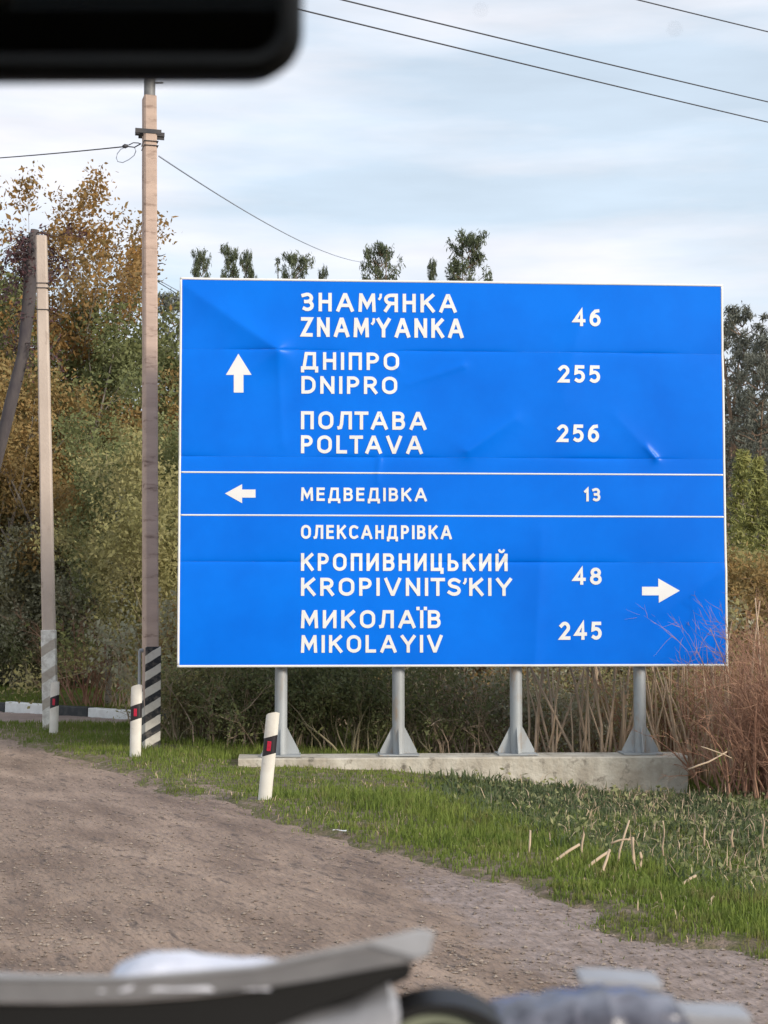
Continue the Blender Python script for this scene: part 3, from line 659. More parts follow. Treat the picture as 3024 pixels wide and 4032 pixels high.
leafy_tree(on(2960, 27), top_h(2080, 27), 'olive shrub below the young spruces right of the sign', 'leaf_olive', 311, stems=8, nleaf=9, size=.08, kids=(8, 5, 3), name='leafy_shrub', cat='shrub', lean=.5, r=.03, low=.08, wood='twig_olive')
leafy_tree(on(2890, 25), top_h(2180, 25), 'rust and green shrub just right of the sign', 'leaf_rust', 312, stems=8, nleaf=8, size=.075, kids=(8, 5, 3), name='leafy_shrub', cat='shrub', lean=.5, r=.03, low=.08, wood='twig_olive')
leafy_tree(on(3030, 24), top_h(2230, 24), 'rust and green shrub at the photo\'s right edge', 'leaf_rust', 313, stems=8, nleaf=8, size=.075, kids=(8, 5, 3), name='leafy_shrub', cat='shrub', lean=.5, r=.03, low=.08, wood='twig_olive')

# ------------------------------------------------------------------ road sign
YL, YR = 17.07, 17.44
BL = at(697, 2628, YL); TL = at(703, 1092, YL); BR = at(2866, 2624, YR)
O = Vector((BL.x, BL.y, BL.z)); U = Vector((BR.x - BL.x, BR.y - BL.y, 0)); SW = U.length; U.normalize(); NRM = Vector((U.y, -U.x, 0)); SH = TL.z - BL.z
def uv(px, py):
    d = ray(px, py); t_ = (O - EYE).dot(NRM) / d.dot(NRM); p = EYE + d * t_
    return (p - O).dot(U), p.z - O.z
def q(x, y): return uv(x * 3024 / 1659, y * 3024 / 1659)        # from the half-size view I measured in
SEAM = [q(385, 985)[1], q(385, 1213)[1], q(385, 753)[1]]; SEAM.sort()
def ridge(u, v, a, b_, wd, amp):
    """a soft fold from a to b"""
    ax, ay = a; bx, by = b_; dx, dy = bx - ax, by - ay; l2 = dx * dx + dy * dy
    t_ = max(0, min(1, ((u - ax) * dx + (v - ay) * dy) / l2)); px_, py_ = ax + dx * t_, ay + dy * t_
    d = math.hypot(u - px_, v - py_); return 2.6 * amp * math.exp(-(d / wd) ** 1.3) * (1 - .5 * t_)
FOLDS = [(q(600, 757), q(395, 615), .16, .016), (q(600, 757), q(400, 890), .20, .010), (q(600, 757), q(610, 960), .06, .005),
         (q(1010, 975), q(1110, 905), .10, .014), (q(1415, 990), q(1330, 900), .10, .005), (q(1415, 990), q(1395, 965), .03, .010),
         (q(1000, 790), q(880, 830), .05, .005), (q(820, 990), q(815, 1040), .03, .006), (q(1155, 1440), q(1170, 1150), .10, .006),
         (q(850, 780), q(860, 800), .03, .005), (q(1250, 700), q(1215, 860), .16, .006), (q(1560, 1230), q(1440, 1320), .16, .008)]
def disp(u, v):
    h = 0
    for i, s_ in enumerate(SEAM):
        d = v - s_
        amp = .5 + .5 * math.sin(u * (2.1 + i * .6) + i * 2.3) + .25 * math.sin(u * 7.3 + i)
        amp = max(0, amp)
        h -= (.0085 * amp * math.exp(-abs(d) / .018) + .012 * math.exp(-abs(d) / .14) * (.4 + .6 * math.sin(u * 1.3 + i * 1.7) ** 2))
    for a, b_, wd, amp in FOLDS: h += ridge(u, v, a, b_, wd, amp)
    h += .012 * math.sin(u * 1.1 + .6) * math.sin(v * 1.35 + .4) + .0045 * math.sin(u * 3.3 + 1) * math.sin(v * 2.9)
    return h
def sp(u, v, off=0.0):
    return U * u + Vector((0, 0, v)) + NRM * (disp(u, v) + off)
sign = empty('road_sign', (O.x, O.y, 0), 'large blue direction sign with white Cyrillic and Latin place names on four steel legs', 'road sign')
SO = Vector((0, 0, O.z))                     # sign's lower left corner in the sign's own frame
def sheet_mesh(u0, u1, v0, v1, du, off, thick):
    us = np.linspace(u0, u1, max(2, int((u1 - u0) / du) + 2)); vs_ = np.linspace(v0, v1, max(2, int((v1 - v0) / du) + 2))
    if v1 - v0 > .2 and u1 - u0 > .2:      # finer rows beside the joints, where the sheet is creased
        vs_ = np.unique(np.round(np.concatenate([vs_, np.linspace(v0, v0 + .09, 12), np.linspace(v1 - .09, v1, 12)]), 4)); vs_ = np.clip(vs_, v0, v1)
    nu, nv = len(us), len(vs_); V = []
    for layer in (off, off - thick):
        for v in vs_:
            for u in us: V.append(tuple(SO + sp(u, v, layer)))
    n = nu * nv; Fc = []
    for j in range(nv - 1):
        for i in range(nu - 1):
            a = j * nu + i; Fc.append((a, a + 1, a + nu + 1, a + nu)); Fc.append((n + a, n + a + nu, n + a + nu + 1, n + a + 1))
    for i in range(nu - 1):
        Fc.append((i, n + i, n + i + 1, i + 1)); a = (nv - 1) * nu + i; Fc.append((a, a + 1, n + a + 1, n + a))
    for j in range(nv - 1):
        a = j * nu; Fc.append((a, a + nu, n + a + nu, n + a)); a = j * nu + nu - 1; Fc.append((a, n + a, n + a + nu, a + nu))
    me = mesh_np('sheet', np.array(V), np.array(Fc)[:, ::-1], True)
    return me
edges = [0] + SEAM + [SH]
for i in range(4):
    me = sheet_mesh(0, SW, edges[i] + (.0003 if i else 0), edges[i + 1] - (.0003 if i < 3 else 0), .022, 0, .003)
    try: me.set_sharp_from_angle(angle=R(50))
    except Exception: pass
    link('sign_panel', me, M['blue'], sign)
BW = .024
bo = .0022
me_parts = [(0, SW, 0, BW), (0, SW, SH - BW, SH), (0, BW, BW + .0005, SH - BW - .0005), (SW - BW, SW, BW + .0005, SH - BW - .0005)]
for (u0, u1, v0, v1) in me_parts: link('border_strip', sheet_mesh(u0, u1, v0, v1, .03, bo, .0012), M['white'], sign)
for ya, yb in ((1019.5, 1026), (1112.5, 1116.5)):
    va = q(385, ya)[1]; vb = q(1562, yb)[1]; v = (va + vb) / 2
    link('divider_line', sheet_mesh(BW + .001, SW - BW - .001, v - .0085, v + .0085, .02, bo, .0012), M['white'], sign)

def arc(cx, cy, rx, ry, a0, a1, n=9):
    return [(cx + rx * math.cos(R(a0 + (a1 - a0) * i / n)), cy + ry * math.sin(R(a0 + (a1 - a0) * i / n))) for i in range(n + 1)]
def bowl(y0, y1, x0=.55, rx=.45): return arc(x0, (y0 + y1) / 2, rx, (y1 - y0) / 2, 90, -90)
_O = arc(.5, .66, .5, .34, 0, 180, 12) + arc(.5, .34, .5, .34, 180, 360, 12)
# letter shapes: outer width, open strokes, closed strokes; centre lines in a unit box
G = {
 'A': (.92, [[(0, 0), (.45, 1), (.55, 1), (1, 0)], [(.17, .30), (.83, .30)]], []),
 'В': (.70, [[(.5, .53), (.62, .53)] + arc(.62, .265, .38, .265, 90, -90) + [(.62, 0), (0, 0), (0, 1), (.55, 1)] + arc(.55, .765, .38, .235, 90, -90) + [(.0, .53)]], []),
 'Д': (.92, [[(.10, 0), (.26, 1), (.84, 1), (.84, 0)], [(0, -.20), (0, 0), (1, 0), (1, -.20)]], []),
 'Е': (.62, [[(1, 0), (0, 0), (0, 1), (1, 1)], [(0, .53), (.9, .53)]], []),
 'З': (.66, [[(0, .93)] + arc(.45, .76, .47, .24, 120, -90) + [(.3, .52)], [(.3, .52), (.5, .52)] + arc(.48, .265, .52, .265, 90, -130)], []),
 'И': (.74, [[(0, 0), (0, 1)], [(1, 0), (1, 1)], [(.10, .09), (.90, .91)]], []),
 'Й': (.74, [[(0, 0), (0, 1)], arc(.5, 1.36, .24, .13, 190, 350, 6), [(1, 0), (1, 1)], [(.10, .09), (.90, .91)]], []),
 'І': (.17, [[(.5, 0), (.5, 1)]], []),
 'Ї': (.17, [[(.5, 0), (.5, 1)], [(-1.3, 1.22), (-1.3, 1.23)], [(2.3, 1.22), (2.3, 1.23)]], []),
 'K': (.76, [[(0, 0), (0, 1)], [(.96, 1), (.10, .45)], [(.34, .60), (1, 0)]], []),
 'Л': (.76, [[(-.06, 0), (.08, .02), (.17, .25), (.26, 1), (1, 1), (1, 0)]], []),
 'M': (.92, [[(0, 0), (.05, 1)], [(1, 0), (.95, 1)], [(.12, .93), (.5, .26), (.88, .93)]], []),
 'Н': (.70, [[(0, 0), (0, 1)], [(1, 0), (1, 1)], [(0, .53), (1, .53)]], []),
 'O': (.82, [], [_O]),
 'П': (.70, [[(0, 0), (0, 1), (1, 1), (1, 0)]], []),
 'P': (.66, [[(0, 0), (0, 1), (.5, 1)] + bowl(.46, 1, .5, .5) + [(0, .46)]], []),
 'С': (.74, [[(1.0, .90)] + arc(.56, .66, .56, .34, 60, 180, 8) + arc(.56, .34, .56, .34, 180, 300, 8) + [(1.0, .10)]], []),
 'T': (.76, [[(0, 1), (1, 1)], [(.5, 1), (.5, 0)]], []),
 'Ц': (.78, [[(0, 1), (0, 0), (1.0, 0), (1.0, -.20)], [(.82, 1), (.82, 0)]], []),
 'Ь': (.66, [[(0, 1), (0, 0), (.5, 0)] + arc(.5, .27, .5, .27, -90, 90) + [(0, .54)]], []),
 'Я': (.74, [[(1, 0), (1, 1), (.5, 1)] + arc(.5, .73, .5, .27, 90, 270) + [(1, .46)], [(.45, .46), (0, 0)]], []),
 'D': (.76, [], [[(0, 0), (0, 1), (.4, 1)] + arc(.4, .6, .6, .4, 90, 0, 6) + arc(.4, .4, .6, .4, 0, -90, 6)]),
 'L': (.60, [[(0, 1), (0, 0), (1, 0)]], []),
 'N': (.76, [[(0, 0), (0, 1)], [(1, 0), (1, 1)], [(.10, .91), (.90, .09)]], []),
 'R': (.72, [[(0, 0), (0, 1), (.5, 1)] + bowl(.46, 1, .5, .45) + [(0, .46)], [(.5, .46), (1, 0)]], []),
 'S': (.70, [[(.96, .88)] + arc(.5, .76, .48, .24, 50, 250, 9) + arc(.5, .25, .5, .25, 70, -130, 9) + [(.0, .13)]], []),
 'V': (.88, [[(0, 1), (.46, 0), (.54, 0), (1, 1)]], []),
 'Y': (.84, [[(0, 1), (.5, .44), (1, 1)], [(.5, .46), (.5, 0)]], []),
 'Z': (.70, [[(0, 1), (1, 1), (0, 0), (1, 0)]], []),
 "'": (.17, [[(.8, 1.02), (.7, .86), (.2, .76)]], []),
 '1': (.40, [[(0, .80), (.85, 1), (.85, 0)]], []),
 '2': (.66, [[(0, .84)] + arc(.48, .72, .48, .28, 140, -30, 9) + [(.0, 0), (1, 0)]], []),
 '4': (.76, [[(.74, 0), (.74, 1), (0, .27), (1, .27)]], []),
 '5': (.66, [[(.93, 1), (.12, 1), (.06, .58)] + arc(.46, .32, .54, .32, 105, -130, 10)], []),
 '6': (.68, [[(.85, 1), (.55, .98)] + arc(.62, .42, .60, .50, 125, 180, 5)], [arc(.5, .32, .5, .32, 0, 360, 18)[:-1]]),
 '8': (.70, [], [arc(.5, .765, .42, .235, 0, 360, 18)[:-1], arc(.5, .27, .5, .27, 0, 360, 18)[:-1]]),
}
for a_, b_ in (('А', 'A'), ('К', 'K'), ('М', 'M'), ('О', 'O'), ('Р', 'P'), ('Т', 'T'), ('I', 'І')): G[a_] = G[b_]
G['3'] = G['З']; G['\u2019'] = G["'"]
def ribbon_strip(pts, th, closed, z, V, Fc, step=.03):
    """one stroke of even width: a thin solid strip laid on the sheet"""
    P_ = [Vector((p[0], p[1])) for p in pts]
    P_ = [p for i, p in enumerate(P_) if i == 0 or (p - P_[i - 1]).length > 1e-5]
    if not closed:
        P_[0] = P_[0] - (P_[1] - P_[0]).normalized() * th / 2; P_[-1] = P_[-1] + (P_[-1] - P_[-2]).normalized() * th / 2
    n = len(P_); Lf = []
    for i in range(n):
        a = P_[i - 1] if (i or closed) else None; c = P_[(i + 1) % n] if (i < n - 1 or closed) else None
        d0 = (P_[i] - a).normalized() if a is not None else None; d1 = (c - P_[i]).normalized() if c is not None else None
        d0 = d1 if d0 is None else d0; d1 = d0 if d1 is None else d1
        n0 = Vector((-d0.y, d0.x)); n1_ = Vector((-d1.y, d1.x)); m_ = n0 + n1_
        if m_.length < .3: m_ = n0
        m_.normalize(); k_ = min(1 / max(m_.dot(n0), .2), 2.3); Lf.append(m_ * k_ * th / 2)
    seq = []
    for i in range(n if closed else n - 1):
        j = (i + 1) % n; k_ = max(1, int((P_[j] - P_[i]).length / step))
        for t_ in range(k_): f = t_ / k_; seq.append((P_[i].lerp(P_[j], f), Lf[i].lerp(Lf[j], f)))
    if not closed: seq.append((P_[-1], Lf[-1]))
    o_ = len(V)
    for p, l_ in seq:
        z += .000012
        for q_, zz in ((p + l_, z), (p - l_, z), (p + l_, z - .0035), (p - l_, z - .0035)): V.append(tuple(SO + sp(q_.x, q_.y, zz)))
    m_ = len(seq)
    for i in range(m_ if closed else m_ - 1):
        a = o_ + 4 * i; b_ = o_ + 4 * ((i + 1) % m_)
        Fc += [(a, a + 1, b_ + 1, b_), (a, b_, b_ + 2, a + 2), (a + 1, a + 3, b_ + 3, b_ + 1)]
    if not closed:
        Fc += [(o_, o_ + 2, o_ + 3, o_ + 1), (o_ + 4 * m_ - 4, o_ + 4 * m_ - 3, o_ + 4 * m_ - 1, o_ + 4 * m_ - 2)]
def drape(bm, name, m, off=.0028):
    """cut the flat letters where the sheet bends, lay them on it, give them thickness"""
    us = [v.co.x for v in bm.verts]; vs_ = [v.co.y for v in bm.verts]
    for k_, (lo_, hi_) in enumerate(((min(us), max(us)), (min(vs_), max(vs_)))):
        s_ = .03; t_ = (math.floor(lo_ / s_) + 1) * s_
        while t_ < hi_:
            co = (t_, 0, 0) if k_ == 0 else (0, t_, 0); no = (1, 0, 0) if k_ == 0 else (0, 1, 0)
            bmesh.ops.bisect_plane(bm, geom=bm.verts[:] + bm.edges[:] + bm.faces[:], dist=1e-6, plane_co=co, plane_no=no); t_ += s_
    r_ = bmesh.ops.extrude_face_region(bm, geom=bm.faces[:])
    top = {v for v in r_['geom'] if isinstance(v, bmesh.types.BMVert)}
    for v in bm.verts: v.co = SO + sp(v.co.x, v.co.y, off if v in top else off - .0012)
    bmesh.ops.recalc_face_normals(bm, faces=bm.faces)
    me = bpy.data.meshes.new(name); bm.to_mesh(me); bm.free(); return link(name, me, m, sign)
def words(body, x0, x1, ytop, ybot, th=.185):
    """one line of lettering, in the photograph's half-size pixels"""
    u0, v0 = q(x0, ybot); u1 = q(x1, ybot)[0]; cap = q(x0, ytop)[1] - v0; th *= cap
    W_ = [G[c][0] * cap for c in body]; gp = [.25 * cap * (.55 if '\u2019' in (a, b_) else .55 if 'T' in (a, b_) or 'Т' in (a, b_) else 1) for a, b_ in zip(body[:-1], body[1:])]
    k_ = (u1 - u0) / (sum(W_) + sum(gp)); V = []; Fc = []; u = u0; z = .0056
    for i, c in enumerate(body):
        w_ = W_[i] * k_ if G[c][0] > .2 else th; iw = w_ - th; single = G[c][0] <= .2
        for j, (st, cl_) in enumerate([(x, False) for x in G[c][1]] + [(x, True) for x in G[c][2]]):
            if single: pts = [(u + th / 2 + (x - .5) * th * .62, v0 + th / 2 + y * (cap - th)) for x, y in st]
            else: pts = [(u + th / 2 + x * iw, v0 + th / 2 + y * (cap - th)) for x, y in st]
            thin = th * (.72 if c == '\u2019' or (c == 'Й' and j == 1) else 1)
            ribbon_strip(pts, thin, cl_, z + .00025 * (j % 3), V, Fc)
        u += (W_[i] * k_ if not single else W_[i] * k_) + (gp[i] * k_ if i < len(gp) else 0)
    me = bpy.data.meshes.new('letters'); me.from_pydata(V, [], Fc); me.update()
    bm = bmesh.new(); bm.from_mesh(me); bmesh.ops.recalc_face_normals(bm, faces=bm.faces); bm.to_mesh(me); bm.free()
    return link('distance_number' if body.isdigit() else 'place_name', me, M['white'], sign)
words('ЗНАМ\u2019ЯНКА', 651, 986, 632, 672)
words('ZNAM\u2019YANKA', 650, 1001, 685, 727)
words('ДНІПРО', 650, 862, 760, 798)
words('DNIPRO', 651, 858, 812, 850)
words('ПОЛТАВА', 650, 921, 888, 927)
words('POLTAVA', 650, 913, 940, 979)
words('МЕДВЕДІВКА', 650, 922, 1053, 1082)
words('ОЛЕКСАНДРІВКА', 650, 976, 1134, 1164)
words('КРОПИВНИЦЬКИЙ', 650, 1097, 1195, 1233)
words('KROPIVNITS\u2019KIY', 650, 1106, 1248, 1287)
words('МИКОЛАЇВ', 650, 952, 1318, 1357)
words('MIKOLAYIV', 650, 956, 1372, 1410)
for b_, x0, x1, a, c in (('46', 1237, 1297, 668, 705), ('255', 1206, 1296, 789, 827), ('256', 1204, 1294, 917, 955), ('13', 1262, 1297, 1054, 1083), ('48', 1238, 1300, 1226, 1263), ('245', 1209, 1300, 1343, 1382)):
    words(b_, x0, x1, a, c, .19)
def arrow(pts):
    bm = bmesh.new(); bm.faces.new([bm.verts.new((*q(*p), 0)) for p in pts])
    bmesh.ops.triangulate(bm, faces=bm.faces[:])
    drape(bm, 'arrow', M['white'])
arrow([(515, 764), (543.5, 810), (526, 810), (526, 848), (505, 848), (505, 810), (488, 810)][::-1])
arrow([(486, 1066), (523, 1046), (523, 1057.5), (552, 1057.5), (552, 1075), (523, 1075), (523, 1087)][::-1])
arrow([(1468, 1276), (1423, 1302), (1423, 1286), (1387, 1286), (1387, 1267.5), (1422, 1267.5), (1422, 1249.5)][::-1])
# legs, rails, gussets
SL_TOP = .075
def sl(u, back, z): return U * u - NRM * back + Vector((0, 0, z))
legu = [uv(px, 2900)[0] for px in (1106, 1573, 2041, 2533)]
for u in legu:
    top = SO.z + SH - .10
    leg = MB().tube(sl(u, .16, SL_TOP + .004), sl(u, .16, top), .066, n=24).build('leg', M['galv'], sign, True)
    MB().box(sl(u, .16, SL_TOP + .010), (.42, .36, .014), Matrix.Rotation(math.atan2(U.y, U.x), 3, 'Z')).build('base_plate', M['galv'], leg)
    for s_, hgt, w_ in ((1, .30, .15), (-1, .30, .15)):
        a = U * s_
        p = [sl(u, .16, SL_TOP + .019) + a * .064 - NRM * .004, sl(u, .16, SL_TOP + .019) + a * (.064 + w_ - .02) - NRM * .004, sl(u, .16, SL_TOP + .05) + a * (.064 + w_ - .02) - NRM * .004, sl(u, .16, SL_TOP + hgt) + a * .064 - NRM * .004]
        MB().poly(p, NRM * .008).build('gusset', M['galv'], leg)
    for s_ in (1, -1):
        a = NRM * s_; p = [sl(u, .16, SL_TOP + .019) + a * .064 - U * .004, sl(u, .16, SL_TOP + .019) + a * .16 - U * .004, sl(u, .16, SL_TOP + .05) + a * .16 - U * .004, sl(u, .16, SL_TOP + .30) + a * .064 - U * .004]
        MB().poly(p, U * .008).build('gusset', M['galv'], leg)
for z in (.07, .9, 1.75, 2.7, SH - .1):
    MB().box(sl(SW / 2, .062, SO.z + z), (SW - .1, .05, .07), Matrix.Rotation(math.atan2(U.y, U.x), 3, 'Z')).build('rail', M['dark_metal'], sign)

# footing
def footing():
    xa = at(938, 2978, 17.0); xb = at(2708, 2990, 17.30)
    d = Vector((xb.x - xa.x, .063 * (xb.x - xa.x), 0)); Ls = d.length; d.normalize(); nrm = Vector((-d.y, d.x, 0))
    us = np.linspace(0, Ls, 90); prof = []   # ragged top edge
    bm = bmesh.new(); rows = []
    for i, u in enumerate(us):
        wz = .008 * math.sin(u * 3.1) + .005 * math.sin(u * 9.7) + random.uniform(-.003, .003); wy = .008 * math.sin(u * 4.3 + 1) + random.uniform(-.004, .004)
        row = [(0 + wy, -.75), (0 + wy, -.05), (wy, .055), (.012 + wy, .070 + wz * .2), (.25, .074), (.52, .070), (.54, .05), (.54, -.75)]
        rows.append([bm.verts.new(Vector((xa.x, 17.0, 0)) + d * (u + random.uniform(-.004, .004) * (0 < i < 89)) + nrm * a + Vector((0, 0, b_ + (0 if b_ < .06 else wz * .0)))) for a, b_ in row])
    for i in range(len(rows) - 1):
        for j in range(8):
            bm.faces.new((rows[i][j], rows[i][(j + 1) % 8], rows[i + 1][(j + 1) % 8], rows[i + 1][j]))
    bm.faces.new(rows[0]); bm.faces.new(rows[-1][::-1])
    s_ = MB(); s_.bm.free(); s_.bm = bm
    o = s_.build('concrete_footing', M['slab'])
    return tag(o, 'long low stained concrete footing that carries the blue sign\'s four legs', 'footing')
footing()

# ------------------------------------------------------------------ poles
def concrete_pole(name, px_b, py_b, px_t, py_t, Y, wb, wt, db, dt, m, label, rz):
    b0 = at(px_b, py_b, Y); t0 = at(px_t, py_t, Y); g = Vector((b0.x, Y, 0))
    root = empty(name, g, label, 'pole')
    bm = bmesh.new(); n = 26; rows = []
    rot = Matrix.Rotation(rz, 3, 'Z')
    for i in range(n + 1):
        f = i / n; z = -.3 + (t0.z + .3) * f; cx = (t0.x - b0.x) * f; ww = (wb + (wt - wb) * f) / 2; dd = (db + (dt - db) * f) / 2; ch = .018
        row = []
        for sx, sy in ((1, -1), (1, 1), (-1, 1), (-1, -1)):
            for a, b_ in (((0, ch), (ch, 0)) if sx * sy > 0 else ((ch, 0), (0, ch))):
                p = rot @ Vector((sx * (ww - a * 1), sy * (dd - b_ * 1), 0)) + Vector((cx + random.uniform(-.0015, .0015), 0, z)); row.append(bm.verts.new(p))
        rows.append(row)
    for i in range(n):
        for j in range(8): bm.faces.new((rows[i][j], rows[i][(j + 1) % 8], rows[i + 1][(j + 1) % 8], rows[i + 1][j]))
    bm.faces.new(rows[0][::-1]); bm.faces.new(rows[-1])
    s_ = MB(); s_.bm.free(); s_.bm = bm; s_.build('shaft', m, root)
    return root, g
# tall pole
YP = 18.5
pole, PG0 = concrete_pole('utility_pole', 594, 2960, 588, 385, YP, .160, .145, .27, .23, M['concrete'], 'tall pinkish concrete utility pole with a striped foot left of the sign', R(16))
PR = Matrix.Rotation(R(16), 3, 'Z')
def pl(px, py, dy=0): p = at(px, py, YP + dy) - PG0; return p
# striped wrap around its foot
zt = at(594, 2545, YP).z
st = MB().box((0, 0, (zt - .25) / 2), (.176, .284, zt + .25), PR, .012, 2).build('striped_foot', stripes_mat('foot_stripes', (.018, .019, .022), (.62, .58, .50), .19, -.62, .47, .12), pole)
c = at(590, 528, YP) - PG0
MB().box(c, (.335, .05, .045), PR).box(c + Vector((0, -.12, 0)), (.30, .012, .05), PR).box(c + Vector((0, .12, 0)), (.30, .012, .05), PR).build('clamp', M['dark_metal'], pole)
c0 = at(589, 385, YP) - PG0; MB().tube(c0, c0 + Vector((.002, 0, 1.6)), .066, n=16).build('steel_extension', M['grey_metal'], pole, True)
c1 = c0 + Vector((.05, -.02, .17)); MB().box(c1 + Vector((.06, 0, .0)), (.10, .03, .012)).build('step_bolt', M['grey_metal'], pole)
for y_ in (566, 583): 
    c = at(590, y_, YP) - PG0; MB().box(c, (.165, .262, .007), PR).build('wire_tie', M['dark_metal'], pole)
c = at(592, 1130, YP) - PG0; MB().box(c + PR @ Vector((0.01, -.10, 0)), (.035, .006, .06), PR).build('metal_tag', M['dark_metal'], pole)
lq = at(556, 2560, YP) - PG0; lb = at(553, 2990, YP) - PG0
MB().tube(lq + Vector((0, -.12, 0)), Vector((lb.x, -.12, -.1)), .018, n=10).tube(lq + Vector((-.0, -.12, -.004)), lq + Vector((.035, -.10, .0)), .024, n=10).build('cable_pipe', M['galv'], pole, True)
for y_, s_ in ((1010, 1), (1040, 1)):
    c = at(622, y_, YP) - PG0; link('splinter', wire_mesh([tuple(c), tuple(c + Vector((.05, 0, .01))), tuple(c + Vector((.09, 0, .03 if y_ < 1020 else -.005)))], [.009, .006, .002], 5), M['bark_dark'], pole)
# short pole
YS = 21.6
spole, SG0 = concrete_pole('concrete_post', 203, 2880, 163, 930, YS, .175, .14, .17, .13, M['concrete2'], 'shorter pale concrete post leaning slightly at the photo\'s left edge, foot whitewashed', R(4))
zt = at(200, 2480, YS).z
bm_ = MB(); lean = (at(163, 930, YS).x - at(203, 2880, YS).x) / (at(163, 930, YS).z + .3)
bm_.box((lean * (zt / 2 + .3), 0, (zt - .2) / 2), (.186, .182, zt + .2), Matrix.Rotation(math.atan(lean), 3, 'Y') @ Matrix.Rotation(R(4), 3, 'Z'), .012)
bm_.build('whitewashed_foot', stripes_mat('lime_stripes', (.48, .43, .36), (.82, .80, .73), .36, -.65, .38, .7), spole)
for y_ in (1118, 1137, 1222):
    c = at(168 + (y_ - 1118) * .02, y_, YS) - SG0; MB().box(c, (.160, .155, .010), Matrix.Rotation(R(4), 3, 'Z')).build('wire_tie', M['dark_metal'], spole)

# wires
def wire(name, p0, p1, sag, r, m, label, n=24, group='overhead wires'):
    p0 = Vector(p0); p1 = Vector(p1); pts = []
    for i in range(n + 1):
        t_ = i / n; p = p0.lerp(p1, t_); p.z -= sag * 4 * t_ * (1 - t_); pts.append(tuple(p))
    return tag(link(name, wire_mesh(pts, r, 6), m), label, 'wire', group)
def ext(a, b_, ya, yb, e0, e1):
    A = at(*a, ya); B = at(*b_, yb); d = B - A; return A - d * e0, B + d * e1
A, B = ext((1190, 25), (3024, 470), 17.5, 24, .8, .8); wire('overhead_wire', A, B, .05, .0085, M['cable'], 'lowest of the three overhead wires slanting across the sky')
A, B = ext((1410, 0), (3024, 390), 17.9, 23.6, .8, .8); wire('overhead_wire', A, B, .05, .0085, M['cable'], 'middle of the three overhead wires slanting across the sky')
A, B = ext((2560, 0), (3024, 115), 21.5, 23.4, 3.5, 3); wire('overhead_wire', A, B, .04, .0085, M['cable'], 'topmost overhead wire crossing the upper right corner')
A = at(492, 577, YP); B0 = at(0, 600, YP + 3); B = A + (B0 - A) * 4; wire('service_wire', A, B, .10, .0075, M['cable'], 'wire leaving the tall pole for the left edge', group='service wires')
ins = empty('insulator', A, 'small black insulator and looped wire tail beside the tall pole', 'insulator')
MB().tube((-.03, 0, 0), (.0, 0, .004), .012, .028, 10).tube((0, 0, .004), (.035, 0, .008), .028, .016, 10).build('insulator_body', M['cable'], ins, True)
P = lambda x, y: tuple(at(x, y, YP) - A)
link('strain_wire', wire_mesh([P(505, 577), P(530, 580), P(556, 565)], .007, 6), M['cable'], ins)
link('strain_wire', wire_mesh([P(505, 572), P(525, 562), P(545, 563), P(556, 568)], .006, 6), M['cable'], ins)
lp = [(530, 582), (535, 595), (528, 612), (508, 628), (483, 640), (464, 636), (458, 622), (462, 605), (475, 588), (495, 578)]
link('wire_loop', wire_mesh([P(*p) for p in lp], .0055, 6), M['pale_cable'], ins)
wire('service_wire', at(626, 615, YP), at(1440, 1034, 50), .25, .009, M['pale_cable'], 'pale wire slanting from the tall pole down to the broad pine', group='service wires')
wire('service_wire', at(624, 1102, YP), at(1100, 1345, 46), .05, .005, M['pale_cable'], 'upper of two short wires between tall pole and sign', group='service wires')
wire('service_wire', at(624, 1112, YP), at(1100, 1375, 46), .05, .005, M['cable'], 'lower of two short wires between tall pole and sign', group='service wires')

# ------------------------------------------------------------------ marker posts
def marker(px, py, Y, h, w_, tilt, label, rz=0, clipped=0):
    b0 = at(px, py, Y); g = Vector((b0.x, Y, b0.z)); root = empty('marker_post', g, label, 'marker post', 'white roadside marker posts with red reflectors')
    root.rotation_euler = (0, tilt, rz)
    hw = w_ / 2; r_ = .012; sl_ = .022
    def band(z0, z1, s0, s1, hw, dep, roundtop=False):
        """a length of post between two slanting cuts"""
        bm = bmesh.new(); prof = [(-hw, 0), (-hw * .92, -dep * .5), (-hw * .6, -dep * .85), (0, -dep), (hw * .6, -dep * .85), (hw * .92, -dep * .5), (hw, 0)]
        def zc(z, s_, x): return z + s_ * x / hw
        lo_ = [bm.verts.new((x, y, zc(z0, s0, x))) for x, y in prof]; hi_ = []
        for x, y in prof:
            z = zc(z1, s1, x)
            if roundtop: z -= .018 * (abs(x) / hw) ** 5
            hi_.append(bm.verts.new((x * (.97 if roundtop else 1), y, z)))
        k_ = len(prof)
        for i in range(k_): bm.faces.new((lo_[i], lo_[(i + 1) % k_], hi_[(i + 1) % k_], hi_[i]))
        bm.faces.new(lo_[::-1]); bm.faces.new(hi_); s_ = MB(); s_.bm.free(); s_.bm = bm; return s_
    zb1 = h * .735; zb0 = h * .535
    low = band(-.12, zb0, 0, sl_, hw, .045).build('lower_body', M['white_post'], root, True)
    band(zb0 + .0005, zb1 - .0005, sl_, sl_, hw * .985, .044).build('black_band', M['black_band'], root, True)
    band(zb1, h, sl_, sl_ * .8, hw, .045, True).build('upper_body', M['white_post'], root, True)
    MB().box((hw * .1, -.046, (zb0 + zb1) / 2), (.034, .008, .082), None, .003, 2).build('red_reflector', M['red'], root)
    return root
marker(1041, 3165, 13.7, .765, .115, R(5.6), 'nearest white marker post, tilted right in front of the sign\'s first leg', R(-14))
marker(533, 2992, 17.55, .80, .125, R(.6), 'upright white marker post just in front of the tall pole\'s striped foot', R(-12))
marker(211, 2900, 20.7, .69, .115, R(1.2), 'farthest white marker post, standing before the short whitewashed pole', R(-10))

